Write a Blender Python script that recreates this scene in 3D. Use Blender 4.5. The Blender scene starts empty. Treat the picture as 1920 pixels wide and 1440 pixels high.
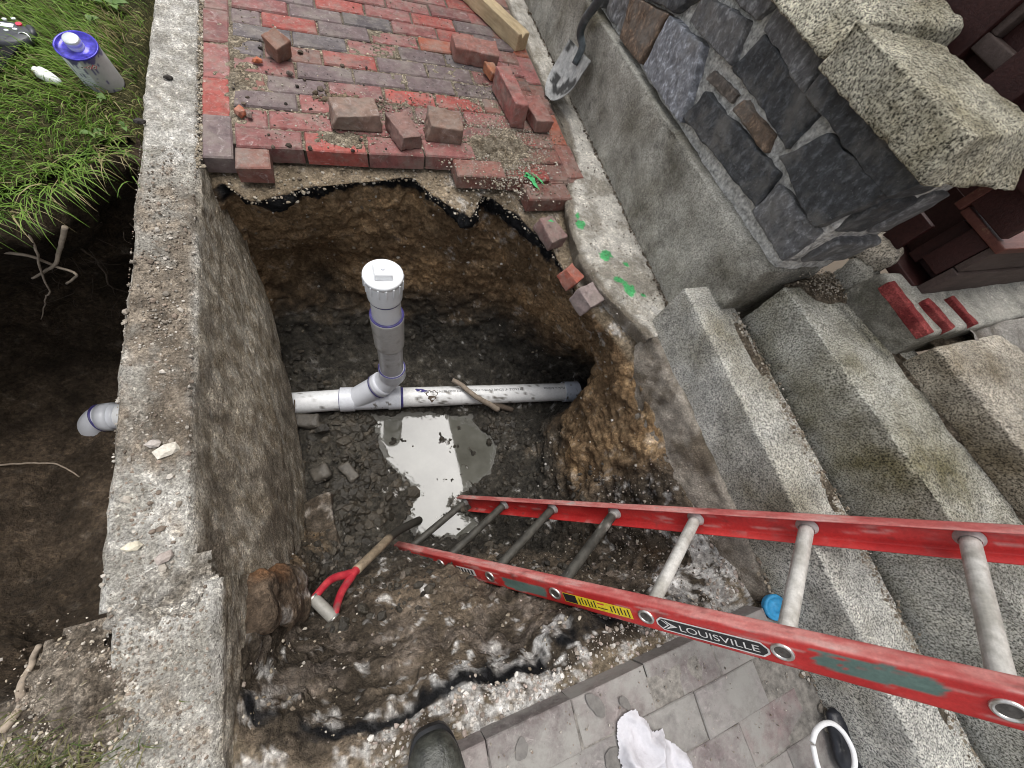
import bpy, math, random
import numpy as np
from mathutils import Matrix, Vector

random.seed(7)
rng = np.random.default_rng(11)
scene = bpy.context.scene
COL = scene.collection

# ------------------------------------------------------------------ camera
CR = np.array([[0.9300347110343645, -0.2605296689602928, 0.25915193972391254],
               [-0.14315288274181573, -0.9063840375089784, -0.39746097759608046],
               [0.33844155837298423, 0.33255415820639544, -0.8802641895622603]])
CC = np.array([0.305236063230177, -1.3429108323714214, 1.0196340859534074])
FPX = 721.0
cam_data = bpy.data.cameras.new('camera')
cam_data.sensor_width = 36.0
cam_data.sensor_fit = 'HORIZONTAL'
cam_data.lens = FPX / 1920 * 36
cam_data.clip_start = 0.02
cam_data.clip_end = 200
cam = bpy.data.objects.new('camera', cam_data)
COL.objects.link(cam)
_m = np.eye(4)
_m[:3, 0] = CR[0]; _m[:3, 1] = -CR[1]; _m[:3, 2] = -CR[2]; _m[:3, 3] = CC
cam.matrix_world = Matrix(_m.tolist())
scene.camera = cam

# ------------------------------------------------------------------ world and sun (bright overcast)
world = bpy.data.worlds.new('World')
scene.world = world
world.use_nodes = True
wn = world.node_tree.nodes; wl = world.node_tree.links
wn.clear()
SUN_DIR = Vector((0.20, 0.22, 0.95)).normalized()      # towards the sun
sky = wn.new('ShaderNodeTexSky'); sky.sky_type = 'NISHITA'; sky.sun_disc = False
sky.sun_elevation = math.asin(SUN_DIR.z)
sky.sun_rotation = math.atan2(SUN_DIR.x, SUN_DIR.y)
sky.dust_density = 3.0
hsv = wn.new('ShaderNodeHueSaturation'); hsv.inputs['Saturation'].default_value = 0.22
wl.new(sky.outputs[0], hsv.inputs['Color'])
tc = wn.new('ShaderNodeTexCoord')
cn = wn.new('ShaderNodeTexNoise'); cn.inputs['Scale'].default_value = 2.2; cn.inputs['Detail'].default_value = 6
wl.new(tc.outputs['Generated'], cn.inputs['Vector'])
cr_ = wn.new('ShaderNodeValToRGB')
cr_.color_ramp.elements[0].position = 0.35; cr_.color_ramp.elements[0].color = (0.75, 0.76, 0.78, 1)
cr_.color_ramp.elements[1].position = 0.68; cr_.color_ramp.elements[1].color = (1.35, 1.34, 1.32, 1)
wl.new(cn.outputs['Fac'], cr_.inputs[0])
mx = wn.new('ShaderNodeMix'); mx.data_type = 'RGBA'; mx.blend_type = 'MULTIPLY'; mx.inputs[0].default_value = 1
wl.new(hsv.outputs[0], mx.inputs[6]); wl.new(cr_.outputs[0], mx.inputs[7])
bg = wn.new('ShaderNodeBackground'); bg.inputs['Strength'].default_value = 0.065
wl.new(mx.outputs[2], bg.inputs['Color'])
wo = wn.new('ShaderNodeOutputWorld'); wl.new(bg.outputs[0], wo.inputs['Surface'])

sd = bpy.data.lights.new('sun', 'SUN'); sd.energy = 1.5; sd.angle = math.radians(50); sd.color = (1.0, 0.97, 0.93)
sun = bpy.data.objects.new('sun', sd); COL.objects.link(sun)
sun.rotation_euler = SUN_DIR.to_track_quat('Z', 'Y').to_euler()
sun.location = (0, 0, 8)

scene.view_settings.view_transform = 'Standard'
scene.view_settings.look = 'None'
scene.view_settings.gamma = 1
scene.view_settings.exposure = 1.72
scene.render.engine = 'CYCLES'
scene.cycles.use_denoising = True
scene.cycles.max_bounces = 6
scene.cycles.filter_width = 1.0

# ------------------------------------------------------------------ helpers
def ray(x, y):
    return CR.T @ np.array([x - 960, y - 720, FPX])
def gz(x, y, z=0.0):                       # photo pixel -> point on a level plane
    d = ray(x, y); return CC + (z - CC[2]) / d[2] * d
def gx(x, y, X):                           # photo pixel -> point on an upright plane x = X
    d = ray(x, y); return CC + (X - CC[0]) / d[0] * d

def _hash(ix, iy, iz, seed):
    h = (ix.astype(np.uint32) * np.uint32(374761393) + iy.astype(np.uint32) * np.uint32(668265263)
         + iz.astype(np.uint32) * np.uint32(2147483647) + np.uint32((seed * 974711 + 12345) & 0xffffffff))
    h ^= h >> np.uint32(13); h *= np.uint32(1274126177); h ^= h >> np.uint32(16)
    h *= np.uint32(2246822519); h ^= h >> np.uint32(15)
    return (h & np.uint32(0xffff)).astype(np.float64) / 65535.0
def vnoise(p, seed=0):
    p = np.asarray(p, float); i = np.floor(p).astype(np.int64); f = p - i
    f = f * f * (3 - 2 * f); r = 0
    for dx in (0, 1):
        for dy in (0, 1):
            for dz in (0, 1):
                w = ((f[:, 0] if dx else 1 - f[:, 0]) * (f[:, 1] if dy else 1 - f[:, 1]) * (f[:, 2] if dz else 1 - f[:, 2]))
                r = r + w * _hash(i[:, 0] + dx, i[:, 1] + dy, i[:, 2] + dz, seed)
    return r * 2 - 1
def fbm(p, freq, octv=4, seed=0, gain=0.5):
    p = np.asarray(p, float); a = 1.0; s = 0; t = 0
    for k in range(octv):
        s = s + a * vnoise(p * freq + 17.3 * k, seed + k); t += a; a *= gain; freq *= 2.03
    return s / t
def billow(p, freq, octv=3, seed=0):
    p = np.asarray(p, float); a = 1.0; s = 0; t = 0
    for k in range(octv):
        s = s + a * np.abs(vnoise(p * freq + 9.1 * k, seed + k)); t += a; a *= 0.5; freq *= 2.1
    return s / t
def sstep(a, b, x):
    t = np.clip((x - a) / (b - a), 0, 1); return t * t * (3 - 2 * t)
def lerp(a, b, t):
    t = np.asarray(t)[..., None]; return np.asarray(a) * (1 - t) + np.asarray(b) * t

def vnormals(V, F):
    V = np.asarray(V, float); N = np.zeros_like(V)
    for n in (3, 4):
        q = np.array([f for f in F if len(f) == n], dtype=int) if not isinstance(F, np.ndarray) else (F if F.shape[1] == n else np.zeros((0, n), int))
        if len(q) == 0: continue
        e = np.cross(V[q[:, 2]] - V[q[:, 0]], V[q[:, n - 1]] - V[q[:, 1]]) if n == 4 else np.cross(V[q[:, 1]] - V[q[:, 0]], V[q[:, 2]] - V[q[:, 0]])
        for k in range(n): np.add.at(N, q[:, k], e)
    l = np.linalg.norm(N, axis=1, keepdims=True); l[l == 0] = 1
    return N / l

def world_off(o):
    v = Vector((0, 0, 0))
    while o is not None:
        v += o.location; o = o.parent
    return np.array(v)
def make_mesh(name, V, F, mat=None, smooth=True, col=None, wet=None):
    V = np.asarray(V, float)
    me = bpy.data.meshes.new(name)
    F = F.tolist() if isinstance(F, np.ndarray) else [list(map(int, f)) for f in F]
    me.from_pydata(V.tolist(), [], F)
    if smooth: me.polygons.foreach_set('use_smooth', [True] * len(me.polygons))
    if mat: me.materials.append(mat)
    if col is not None:
        a = me.color_attributes.new('Col', 'FLOAT_COLOR', 'POINT')
        c = np.ones((len(V), 4)); c[:, :3] = col
        a.data.foreach_set('color', c.ravel())
    if wet is not None:
        a = me.attributes.new('Wet', 'FLOAT', 'POINT'); a.data.foreach_set('value', np.asarray(wet, float))
    me.update()
    return me
def tag(o, label=None, cat=None, group=None, kind=None):
    if label: o['label'] = label
    if cat: o['category'] = cat
    if group: o['group'] = group
    if kind: o['kind'] = kind
    return o
def mesh_obj(name, V, F, mat, parent=None, smooth=True, col=None, wet=None, local=False, **t):
    """one mesh object; V in world coordinates unless local"""
    V = np.asarray(V, float)
    loc = np.zeros(3)
    if parent is None and not local:
        loc = np.array([V[:, 0].mean(), V[:, 1].mean(), V[:, 2].min()]); V = V - loc
    elif parent is not None and not local:
        V = V - world_off(parent)
    o = bpy.data.objects.new(name, make_mesh(name, V, F, mat, smooth, col, wet))
    COL.objects.link(o); o.location = loc
    if parent is not None: o.parent = parent
    return tag(o, **t)
def empty(name, loc, **t):
    o = bpy.data.objects.new(name, None); COL.objects.link(o); o.location = loc; o.empty_display_size = 0.05
    return tag(o, **t)

def lattice(h, r, res):
    n = max(2, int(math.ceil(2 * (h - r) / res)) + 1)
    c = np.linspace(-(h - r), h - r, n)
    if r <= 0: return c
    ex = np.array([h - r + r * math.sin(math.pi / 6) * 0.9, h])
    return np.concatenate([-ex[::-1], c, ex])
def box_grid(dims, res, r):
    h = np.array(dims) / 2; r = min(r, *(h * 0.9))
    L = [lattice(h[k], r, res) for k in range(3)]
    idx = {}; V = []; F = []
    def vid(i, j, k):
        key = (i, j, k)
        if key not in idx: idx[key] = len(V); V.append((L[0][i], L[1][j], L[2][k]))
        return idx[key]
    n = [len(l) for l in L]
    for ax in range(3):
        a, b = (ax + 1) % 3, (ax + 2) % 3
        for side in (0, n[ax] - 1):
            for i in range(n[a] - 1):
                for j in range(n[b] - 1):
                    q = []
                    for (u, v) in ((i, j), (i + 1, j), (i + 1, j + 1), (i, j + 1)):
                        t = [0, 0, 0]; t[ax] = side; t[a] = u; t[b] = v; q.append(vid(*t))
                    F.append(q if side else q[::-1])
    V = np.array(V); c = np.clip(V, -(h - r), h - r); d = V - c
    l = np.linalg.norm(d, axis=1, keepdims=True); l[l == 0] = 1
    if r > 0: V = c + d / l * r
    return V, np.array(F)
def hexa(corners, res, r, amp=0.0, freq=20, seed=0, octv=4, amp2=0, freq2=5, chip=0.0):
    """rounded block between eight corners: order (x,y,z) bits 000,100,010,110,001,101,011,111"""
    c = np.array(corners, float)
    dims = [max(np.linalg.norm(c[1] - c[0]), np.linalg.norm(c[5] - c[4])), max(np.linalg.norm(c[2] - c[0]), np.linalg.norm(c[6] - c[4])), max(np.linalg.norm(c[4] - c[0]), np.linalg.norm(c[7] - c[3]))]
    V, F = box_grid(dims, res, r)
    u = V / np.array(dims) + 0.5
    x, y, z = u[:, 0:1], u[:, 1:2], u[:, 2:3]
    P = 0
    for b in range(8):
        P = P + c[b] * (x if b & 1 else 1 - x) * (y if b & 2 else 1 - y) * (z if b & 4 else 1 - z)
    if amp or amp2:
        N = vnormals(P, F)
        d_ = amp * fbm(P, freq, octv, seed) + amp2 * fbm(P, freq2, 3, seed + 50)
        if chip:
            hh = np.array(dims) / 2; rr = min(r, *(hh * .9)); edge = ((np.abs(V) > hh - rr * 1.02).sum(1) >= 2)
            d_ = d_ - edge * chip * np.clip(fbm(P, 22, 4, seed + 90) * 2.2 - .25, 0, 1)
        P = P + N * d_[:, None]
    return P, F
def box8(x0, x1, y0, y1, z0, z1):
    return [(x, y, z) for z in (z0, z1) for y in (y0, y1) for x in (x0, x1)]
def quad_prism(p4, x0, x1):
    """block from a quad in the (y,z) plane, between x0 and x1; p4 ordered bottom-far, top-far, top-near, bottom-near"""
    a, b, c, d = p4
    return [(x0, d[0], d[1]), (x1, d[0], d[1]), (x0, a[0], a[1]), (x1, a[0], a[1]), (x0, c[0], c[1]), (x1, c[0], c[1]), (x0, b[0], b[1]), (x1, b[0], b[1])]

def tube(pts, rad, sides=10, cap=True):
    P = np.array(pts, float); n = len(P)
    rad = np.full(n, rad) if np.isscalar(rad) else np.array(rad, float)
    T = np.gradient(P, axis=0); T /= np.linalg.norm(T, axis=1, keepdims=True)
    ref = np.array([0, 0, 1.0]) if abs(T[0][2]) < 0.9 else np.array([1.0, 0, 0])
    u = np.cross(T[0], ref); u /= np.linalg.norm(u); V = []
    for i in range(n):
        u = u - T[i] * (u @ T[i]); u /= np.linalg.norm(u); v = np.cross(T[i], u)
        for k in range(sides):
            a = 2 * math.pi * k / sides
            V.append(P[i] + rad[i] * (math.cos(a) * u + math.sin(a) * v))
    F = [[i * sides + k, i * sides + (k + 1) % sides, (i + 1) * sides + (k + 1) % sides, (i + 1) * sides + k] for i in range(n - 1) for k in range(sides)]
    if cap:
        V.append(P[0]); V.append(P[-1]); a, b = len(V) - 2, len(V) - 1
        F += [[a, (k + 1) % sides, k] for k in range(sides)]
        F += [[b, (n - 1) * sides + k, (n - 1) * sides + (k + 1) % sides] for k in range(sides)]
    return np.array(V), F
def lathe(axis0, axis1, prof, sides=32):
    """profile list (t along axis in metres, radius)"""
    a = np.array(axis0, float); d = np.array(axis1, float) - a; d /= np.linalg.norm(d)
    ref = np.array([1.0, 0, 0]) if abs(d[0]) < 0.8 else np.array([0, 1.0, 0])
    u = np.cross(d, ref); u /= np.linalg.norm(u); v = np.cross(d, u); V = []; F = []
    for (t, r) in prof:
        for k in range(sides):
            th = 2 * math.pi * k / sides; V.append(a + d * t + r * (math.cos(th) * u + math.sin(th) * v))
    n = len(prof)
    for i in range(n - 1):
        for k in range(sides):
            F.append([i * sides + k, i * sides + (k + 1) % sides, (i + 1) * sides + (k + 1) % sides, (i + 1) * sides + k])
    return np.array(V), F
def smooth_curve(pts, n):
    P = np.array(pts, float); t = np.concatenate([[0], np.cumsum(np.linalg.norm(np.diff(P, axis=0), axis=1))])
    Q = np.concatenate([[2 * P[0] - P[1]], P, [2 * P[-1] - P[-2]]]); out = []
    for s in np.linspace(0, t[-1], n):
        i = min(np.searchsorted(t, s, 'right') - 1, len(P) - 2); f = (s - t[i]) / max(t[i + 1] - t[i], 1e-9)
        p0, p1, p2, p3 = Q[i], Q[i + 1], Q[i + 2], Q[i + 3]
        out.append(0.5 * ((2 * p1) + (-p0 + p2) * f + (2 * p0 - 5 * p1 + 4 * p2 - p3) * f * f + (-p0 + 3 * p1 - 3 * p2 + p3) * f ** 3))
    return np.array(out)
def merge(parts):
    V = []; F = []; n = 0
    for v, f in parts:
        V.append(np.asarray(v, float)); F += [[int(i) + n for i in q] for q in f]; n += len(v)
    return np.concatenate(V), F
ICO_V = None
def ico():
    global ICO_V
    t = (1 + 5 ** .5) / 2
    v = np.array([(-1, t, 0), (1, t, 0), (-1, -t, 0), (1, -t, 0), (0, -1, t), (0, 1, t), (0, -1, -t), (0, 1, -t), (t, 0, -1), (t, 0, 1), (-t, 0, -1), (-t, 0, 1)], float)
    v /= np.linalg.norm(v[0])
    f = np.array([(0, 11, 5), (0, 5, 1), (0, 1, 7), (0, 7, 10), (0, 10, 11), (1, 5, 9), (5, 11, 4), (11, 10, 2), (10, 7, 6), (7, 1, 8), (3, 9, 4), (3, 4, 2), (3, 2, 6), (3, 6, 8), (3, 8, 9), (4, 9, 5), (2, 4, 11), (6, 2, 10), (8, 6, 7), (9, 8, 1)])
    return v, f
def pebbles(pos, size, cols, flat=0.7):
    """many small faceted stones as one mesh"""
    v, f = ico(); n = len(pos)
    sc = size[:, None] * rng.uniform(0.6, 1.25, (n, 3)); sc[:, 2] *= flat
    jit = 1 + rng.uniform(-0.28, 0.28, (n, 12, 1))
    ang = rng.uniform(0, 6.28, n); tl = rng.uniform(-.5, .5, n)
    V = v[None] * jit * sc[:, None, :]
    c, s = np.cos(ang)[:, None], np.sin(ang)[:, None]
    X = V[:, :, 0] * c - V[:, :, 1] * s; Y = V[:, :, 0] * s + V[:, :, 1] * c; Z = V[:, :, 2]
    ct, st = np.cos(tl)[:, None], np.sin(tl)[:, None]
    Y, Z = Y * ct - Z * st, Y * st + Z * ct
    V = np.stack([X, Y, Z], 2) + pos[:, None, :]
    Fa = (f[None] + (np.arange(n) * 12)[:, None, None]).reshape(-1, 3)
    C = np.repeat(cols[:, None, :], 12, 1).reshape(-1, 3)
    return V.reshape(-1, 3), Fa, C

# ------------------------------------------------------------------ materials
def nodes_of(name):
    m = bpy.data.materials.new(name); m.use_nodes = True
    nt = m.node_tree; nt.nodes.clear()
    out = nt.nodes.new('ShaderNodeOutputMaterial'); b = nt.nodes.new('ShaderNodeBsdfPrincipled')
    nt.links.new(b.outputs[0], out.inputs['Surface'])
    return m, nt, b
def noise_node(nt, scale, detail=4, rough=0.6, coord='Object', vec=None):
    n = nt.nodes.new('ShaderNodeTexNoise'); n.inputs['Scale'].default_value = scale; n.inputs['Detail'].default_value = detail; n.inputs['Roughness'].default_value = rough
    if vec is None:
        t = nt.nodes.new('ShaderNodeTexCoord'); vec = t.outputs[coord]
    nt.links.new(vec, n.inputs['Vector'])
    return n
def ramp(nt, fac, stops):
    r = nt.nodes.new('ShaderNodeValToRGB'); e = r.color_ramp.elements
    while len(e) < len(stops): e.new(0.5)
    for k, (p, c) in enumerate(stops):
        e[k].position = p; e[k].color = (c, c, c, 1) if np.isscalar(c) else (*c, 1)
    nt.links.new(fac, r.inputs[0]); return r.outputs[0]
def mixc(nt, a, b, fac, mode='MIX'):
    m = nt.nodes.new('ShaderNodeMix'); m.data_type = 'RGBA'; m.blend_type = mode
    for s, i in ((a, 6), (b, 7)):
        if hasattr(s, 'node'): nt.links.new(s, m.inputs[i])
        else: m.inputs[i].default_value = (*s, 1)
    if hasattr(fac, 'node'): nt.links.new(fac, m.inputs[0])
    else: m.inputs[0].default_value = fac
    return m.outputs[2]
def bump(nt, b, heights, strength=0.6, dist=0.01):
    """heights: list of (socket, weight)"""
    acc = None
    for s, w in heights:
        m = nt.nodes.new('ShaderNodeMath'); m.operation = 'MULTIPLY'; m.inputs[1].default_value = w; nt.links.new(s, m.inputs[0])
        if acc is None: acc = m.outputs[0]
        else:
            a = nt.nodes.new('ShaderNodeMath'); a.operation = 'ADD'; nt.links.new(acc, a.inputs[0]); nt.links.new(m.outputs[0], a.inputs[1]); acc = a.outputs[0]
    bp = nt.nodes.new('ShaderNodeBump'); bp.inputs['Strength'].default_value = strength; bp.inputs['Distance'].default_value = dist
    nt.links.new(acc, bp.inputs['Height']); nt.links.new(bp.outputs[0], b.inputs['Normal'])

def vcol_mat(name, rough=0.8, spec=0.3, fine=60, contrast=0.45, bscale=90, bstr=0.5, bdist=0.006, wet=False, metallic=0.0, big=9, crumb=0.0, cscale=110):
    """vertex colour times fine grain, with bump"""
    m, nt, b = nodes_of(name)
    at = nt.nodes.new('ShaderNodeVertexColor'); at.layer_name = 'Col'
    n1 = noise_node(nt, fine, 6, 0.7); n2 = noise_node(nt, bscale, 6, 0.7); n3 = noise_node(nt, big, 4)
    g = ramp(nt, n1.outputs['Fac'], [(0.3, 1 - contrast), (0.7, 1 + contrast)])
    c = mixc(nt, at.outputs['Color'], g, 1.0, 'MULTIPLY')
    g3 = ramp(nt, n3.outputs['Fac'], [(0.3, 1 - contrast * 0.5), (0.7, 1 + contrast * 0.5)])
    c = mixc(nt, c, g3, 1.0, 'MULTIPLY')
    hts = [(n1.outputs['Fac'], 0.6), (n2.outputs['Fac'], 1.0)]
    if crumb:
        t = nt.nodes.new('ShaderNodeTexCoord'); wv = noise_node(nt, 40, 3)
        off = nt.nodes.new('ShaderNodeVectorMath'); off.operation = 'SCALE'; off.inputs['Scale'].default_value = 0.012; nt.links.new(wv.outputs['Color'], off.inputs[0])
        ad = nt.nodes.new('ShaderNodeVectorMath'); ad.operation = 'ADD'; nt.links.new(t.outputs['Object'], ad.inputs[0]); nt.links.new(off.outputs[0], ad.inputs[1])
        for sc, wgt in ((cscale, 1.0), (cscale * 2.6, 0.7)):
            vo = nt.nodes.new('ShaderNodeTexVoronoi'); vo.inputs['Scale'].default_value = sc; nt.links.new(ad.outputs[0], vo.inputs['Vector'])
            bw = nt.nodes.new('ShaderNodeSeparateColor'); nt.links.new(vo.outputs['Color'], bw.inputs[0])
            g4 = ramp(nt, bw.outputs[0], [(0.0, 1 - 0.65 * crumb * wgt), (0.55, 1.0), (0.86, 1 + 0.5 * crumb * wgt), (1.0, 1 + 1.5 * crumb * wgt)])
            c = mixc(nt, c, g4, ramp(nt, n3.outputs['Fac'], [(0.34, 0.3), (0.60, 1.0)]), 'MULTIPLY')
            sub = nt.nodes.new('ShaderNodeMath'); sub.operation = 'SUBTRACT'; sub.inputs[0].default_value = 1.0; nt.links.new(vo.outputs['Distance'], sub.inputs[1])
            hts.append((sub.outputs[0], 0.9 * crumb * wgt))
    nt.links.new(c, b.inputs['Base Color'])
    b.inputs['Roughness'].default_value = rough; b.inputs['Specular IOR Level'].default_value = spec; b.inputs['Metallic'].default_value = metallic
    if wet:
        w = nt.nodes.new('ShaderNodeAttribute'); w.attribute_name = 'Wet'
        wn_ = noise_node(nt, 25, 5, 0.65)
        mm = nt.nodes.new('ShaderNodeMath'); mm.operation = 'MULTIPLY'; nt.links.new(w.outputs['Fac'], mm.inputs[0])
        rr = ramp(nt, wn_.outputs['Fac'], [(0.35, 0.25), (0.6, 1.0)]); nt.links.new(rr, mm.inputs[1])
        mr = nt.nodes.new('ShaderNodeMapRange'); nt.links.new(mm.outputs[0], mr.inputs['Value'])
        mr.inputs['To Min'].default_value = rough; mr.inputs['To Max'].default_value = 0.22
        nt.links.new(mr.outputs[0], b.inputs['Roughness'])
        ms = nt.nodes.new('ShaderNodeMapRange'); nt.links.new(mm.outputs[0], ms.inputs['Value'])
        ms.inputs['To Min'].default_value = spec; ms.inputs['To Max'].default_value = 0.55
        nt.links.new(ms.outputs[0], b.inputs['Specular IOR Level'])
    bump(nt, b, hts, bstr, bdist)
    return m
def plain(name, col, rough=0.6, metallic=0.0, spec=0.5, grain=0.12, gscale=40, bstr=0.15, bscale=120, bdist=0.002):
    m, nt, b = nodes_of(name)
    n = noise_node(nt, gscale, 5, 0.65); n2 = noise_node(nt, bscale, 4)
    g = ramp(nt, n.outputs['Fac'], [(0.3, 1 - grain), (0.7, 1 + grain)])
    nt.links.new(mixc(nt, col, g, 1.0, 'MULTIPLY'), b.inputs['Base Color'])
    b.inputs['Roughness'].default_value = rough; b.inputs['Metallic'].default_value = metallic; b.inputs['Specular IOR Level'].default_value = spec
    if bstr: bump(nt, b, [(n2.outputs['Fac'], 1)], bstr, bdist)
    return m
def granite(name, light, dark, mid, fleck=180, stain=None, stain_amt=0.6, bstr=0.6, bdist=0.004, stain_scale=5):
    m, nt, b = nodes_of(name)
    t = nt.nodes.new('ShaderNodeTexCoord')
    n1 = noise_node(nt, fleck, 3, 0.7, vec=t.outputs['Object']); n2 = noise_node(nt, fleck * 0.45, 4, 0.7, vec=t.outputs['Object'])
    n3 = noise_node(nt, stain_scale, 5, 0.6, vec=t.outputs['Object']); n4 = noise_node(nt, 45, 6, 0.7, vec=t.outputs['Object'])
    c = ramp(nt, n1.outputs['Fac'], [(0.38, dark), (0.47, mid), (0.56, light)])
    c2 = ramp(nt, n2.outputs['Fac'], [(0.36, 0.5), (0.5, 0.95), (0.66, 1.2)])
    c = mixc(nt, c, c2, 0.7, 'MULTIPLY')
    n5 = noise_node(nt, 13, 7, 0.72, vec=t.outputs['Object'])
    c = mixc(nt, c, ramp(nt, n5.outputs['Fac'], [(0.30, 0.55), (0.46, 1.0), (0.70, 1.45)]), 0.9, 'MULTIPLY')
    if stain:
        f = ramp(nt, n3.outputs['Fac'], [(0.40, 0.0), (0.68, stain_amt)])
        c = mixc(nt, c, stain, f, 'MULTIPLY')
    nt.links.new(c, b.inputs['Base Color'])
    b.inputs['Roughness'].default_value = 0.82; b.inputs['Specular IOR Level'].default_value = 0.3
    bump(nt, b, [(n1.outputs['Fac'], 0.5), (n4.outputs['Fac'], 1.0)], bstr, bdist)
    return m

M = {}
M['soil'] = vcol_mat('soil', 0.92, 0.2, 70, 0.6, 160, 1.0, 0.012, wet=True, big=11, crumb=0.32, cscale=95)
M['dirt'] = vcol_mat('dirt', 0.95, 0.15, 140, 0.6, 220, 1.0, 0.010, crumb=0.7, cscale=130)
M['clod'] = vcol_mat('wet_clod', 0.42, 0.5, 90, 0.5, 120, 0.9, 0.006)
M['pebble'] = vcol_mat('pebble', 0.9, 0.2, 120, 0.3, 200, 0.4, 0.002)
M['curb'] = vcol_mat('curb_stone', 0.93, 0.15, 190, 0.6, 95, 1.0, 0.008, big=22, crumb=0.38, cscale=150)
M['concrete'] = vcol_mat('concrete', 0.93, 0.15, 240, 0.5, 120, 0.9, 0.006, big=18, crumb=0.25, cscale=160)
M['granite_step'] = granite('granite_step', (0.70, 0.68, 0.62), (0.09, 0.088, 0.08), (0.42, 0.41, 0.375), 240, (0.42, 0.39, 0.31), 0.9, 0.8, 0.005, 4)
M['granite_mossy'] = granite('granite_mossy', (0.64, 0.625, 0.565), (0.08, 0.078, 0.065), (0.36, 0.35, 0.30), 235, (0.33, 0.30, 0.19), 1.0, 0.8, 0.005, 3.5)
M['granite_tan'] = granite('granite_tan', (0.66, 0.60, 0.50), (0.08, 0.07, 0.055), (0.38, 0.34, 0.28), 220, (0.36, 0.32, 0.25), 0.95, 0.8, 0.005, 4.5)
M['granite_cap'] = granite('granite_cap', (0.74, 0.70, 0.56), (0.05, 0.047, 0.035), (0.42, 0.385, 0.30), 210, (0.42, 0.38, 0.27), 0.8, 1.0, 0.012, 6)
M['slab'] = granite('slab_stone', (0.54, 0.52, 0.46), (0.18, 0.17, 0.145), (0.36, 0.345, 0.30), 260, (0.26, 0.235, 0.18), 1.0, 1.0, 0.008, 3.6)
M['mortar'] = plain('mortar', (0.52, 0.505, 0.475), 0.95, grain=0.6, gscale=70, bstr=1.0, bscale=55, bdist=0.014, spec=0.1)
def stone_mat():
    m, nt, b = nodes_of('wall_stone')
    oi = nt.nodes.new('ShaderNodeObjectInfo')
    t = nt.nodes.new('ShaderNodeTexCoord')
    mp = nt.nodes.new('ShaderNodeMapping'); mp.inputs['Scale'].default_value = (1, 1.5, 1); mp.inputs['Rotation'].default_value = (0.6, 0, 0)
    nt.links.new(t.outputs['Object'], mp.inputs['Vector'])
    n1 = noise_node(nt, 38, 7, 0.72, vec=mp.outputs[0]); n2 = noise_node(nt, 12, 5, vec=t.outputs['Object']); n3 = noise_node(nt, 160, 4, vec=t.outputs['Object'])
    g = ramp(nt, n1.outputs['Fac'], [(0.3, 0.35), (0.52, 1.0), (0.66, 2.6)])
    c = mixc(nt, oi.outputs['Color'], g, 1.0, 'MULTIPLY')
    c = mixc(nt, c, (0.42, 0.42, 0.42), ramp(nt, n3.outputs['Fac'], [(0.62, 0.0), (0.74, 0.6)]))
    d = ramp(nt, n2.outputs['Fac'], [(0.48, 0.0), (0.66, 0.55)])
    c = mixc(nt, c, (0.27, 0.255, 0.23), d)
    nt.links.new(c, b.inputs['Base Color'])
    nt.links.new(ramp(nt, n1.outputs['Fac'], [(0.3, 0.34), (0.7, 0.68)]), b.inputs['Roughness'])
    bump(nt, b, [(n1.outputs['Fac'], 1.0), (n3.outputs['Fac'], 0.45)], 1.0, 0.014)
    return m
M['stone'] = stone_mat()
def brick_mat(name, mud):
    m, nt, b = nodes_of(name)
    oi = nt.nodes.new('ShaderNodeObjectInfo'); t = nt.nodes.new('ShaderNodeTexCoord')
    ge = nt.nodes.new('ShaderNodeNewGeometry')
    ad = nt.nodes.new('ShaderNodeVectorMath'); ad.operation = 'ADD'
    sc = nt.nodes.new('ShaderNodeVectorMath'); sc.operation = 'SCALE'; sc.inputs['Scale'].default_value = 37.0
    nt.links.new(oi.outputs['Location'], sc.inputs[0]); nt.links.new(t.outputs['Object'], ad.inputs[0]); nt.links.new(sc.outputs[0], ad.inputs[1])
    P = ad.outputs[0]
    n1 = noise_node(nt, 30, 6, 0.7, vec=P); n2 = noise_node(nt, 11, 5, 0.65, vec=P); n3 = noise_node(nt, 190, 4, 0.7, vec=P)
    n4 = noise_node(nt, 9, 6, 0.72, vec=ge.outputs['Position'])
    g = ramp(nt, n1.outputs['Fac'], [(0.3, 0.62), (0.5, 1.0), (0.7, 1.3)])
    c = mixc(nt, oi.outputs['Color'], g, 1.0, 'MULTIPLY')
    ns = noise_node(nt, 26, 8, 0.78, vec=P); ns.inputs['Distortion'].default_value = 1.6
    e = ramp(nt, ns.outputs['Fac'], [(0.54, 0.0), (0.62, 0.25), (0.72, 0.75)])           # lime bloom
    c = mixc(nt, c, (0.50, 0.45, 0.43), e)
    e2 = ramp(nt, n2.outputs['Fac'], [(0.28, 0.75), (0.46, 0.0)])
    c = mixc(nt, c, (0.075, 0.055, 0.05), e2)
    dd = ramp(nt, n4.outputs['Fac'], [(0.46 if mud < .8 else .40, 0.0), (0.62 if mud < .8 else .60, mud)])
    c = mixc(nt, c, (0.25, 0.22, 0.185) if mud < 0.8 else (0.27, 0.26, 0.24), dd)
    nt.links.new(c, b.inputs['Base Color'])
    nt.links.new(ramp(nt, n2.outputs['Fac'], [(0.35, 0.55), (0.65, 0.9)]), b.inputs['Roughness'])
    b.inputs['Specular IOR Level'].default_value = 0.35
    bump(nt, b, [(n1.outputs['Fac'], 0.8), (n3.outputs['Fac'], 0.35), (n2.outputs['Fac'], 0.8)], 0.7, 0.004)
    return m
M['brick'] = brick_mat('brick', 0.48)
M['brick_muddy'] = brick_mat('brick_muddy', 0.95)
M['pvc'] = plain('pvc_white', (0.78, 0.79, 0.80), 0.32, grain=0.04, gscale=25, bstr=0.05)
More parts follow.
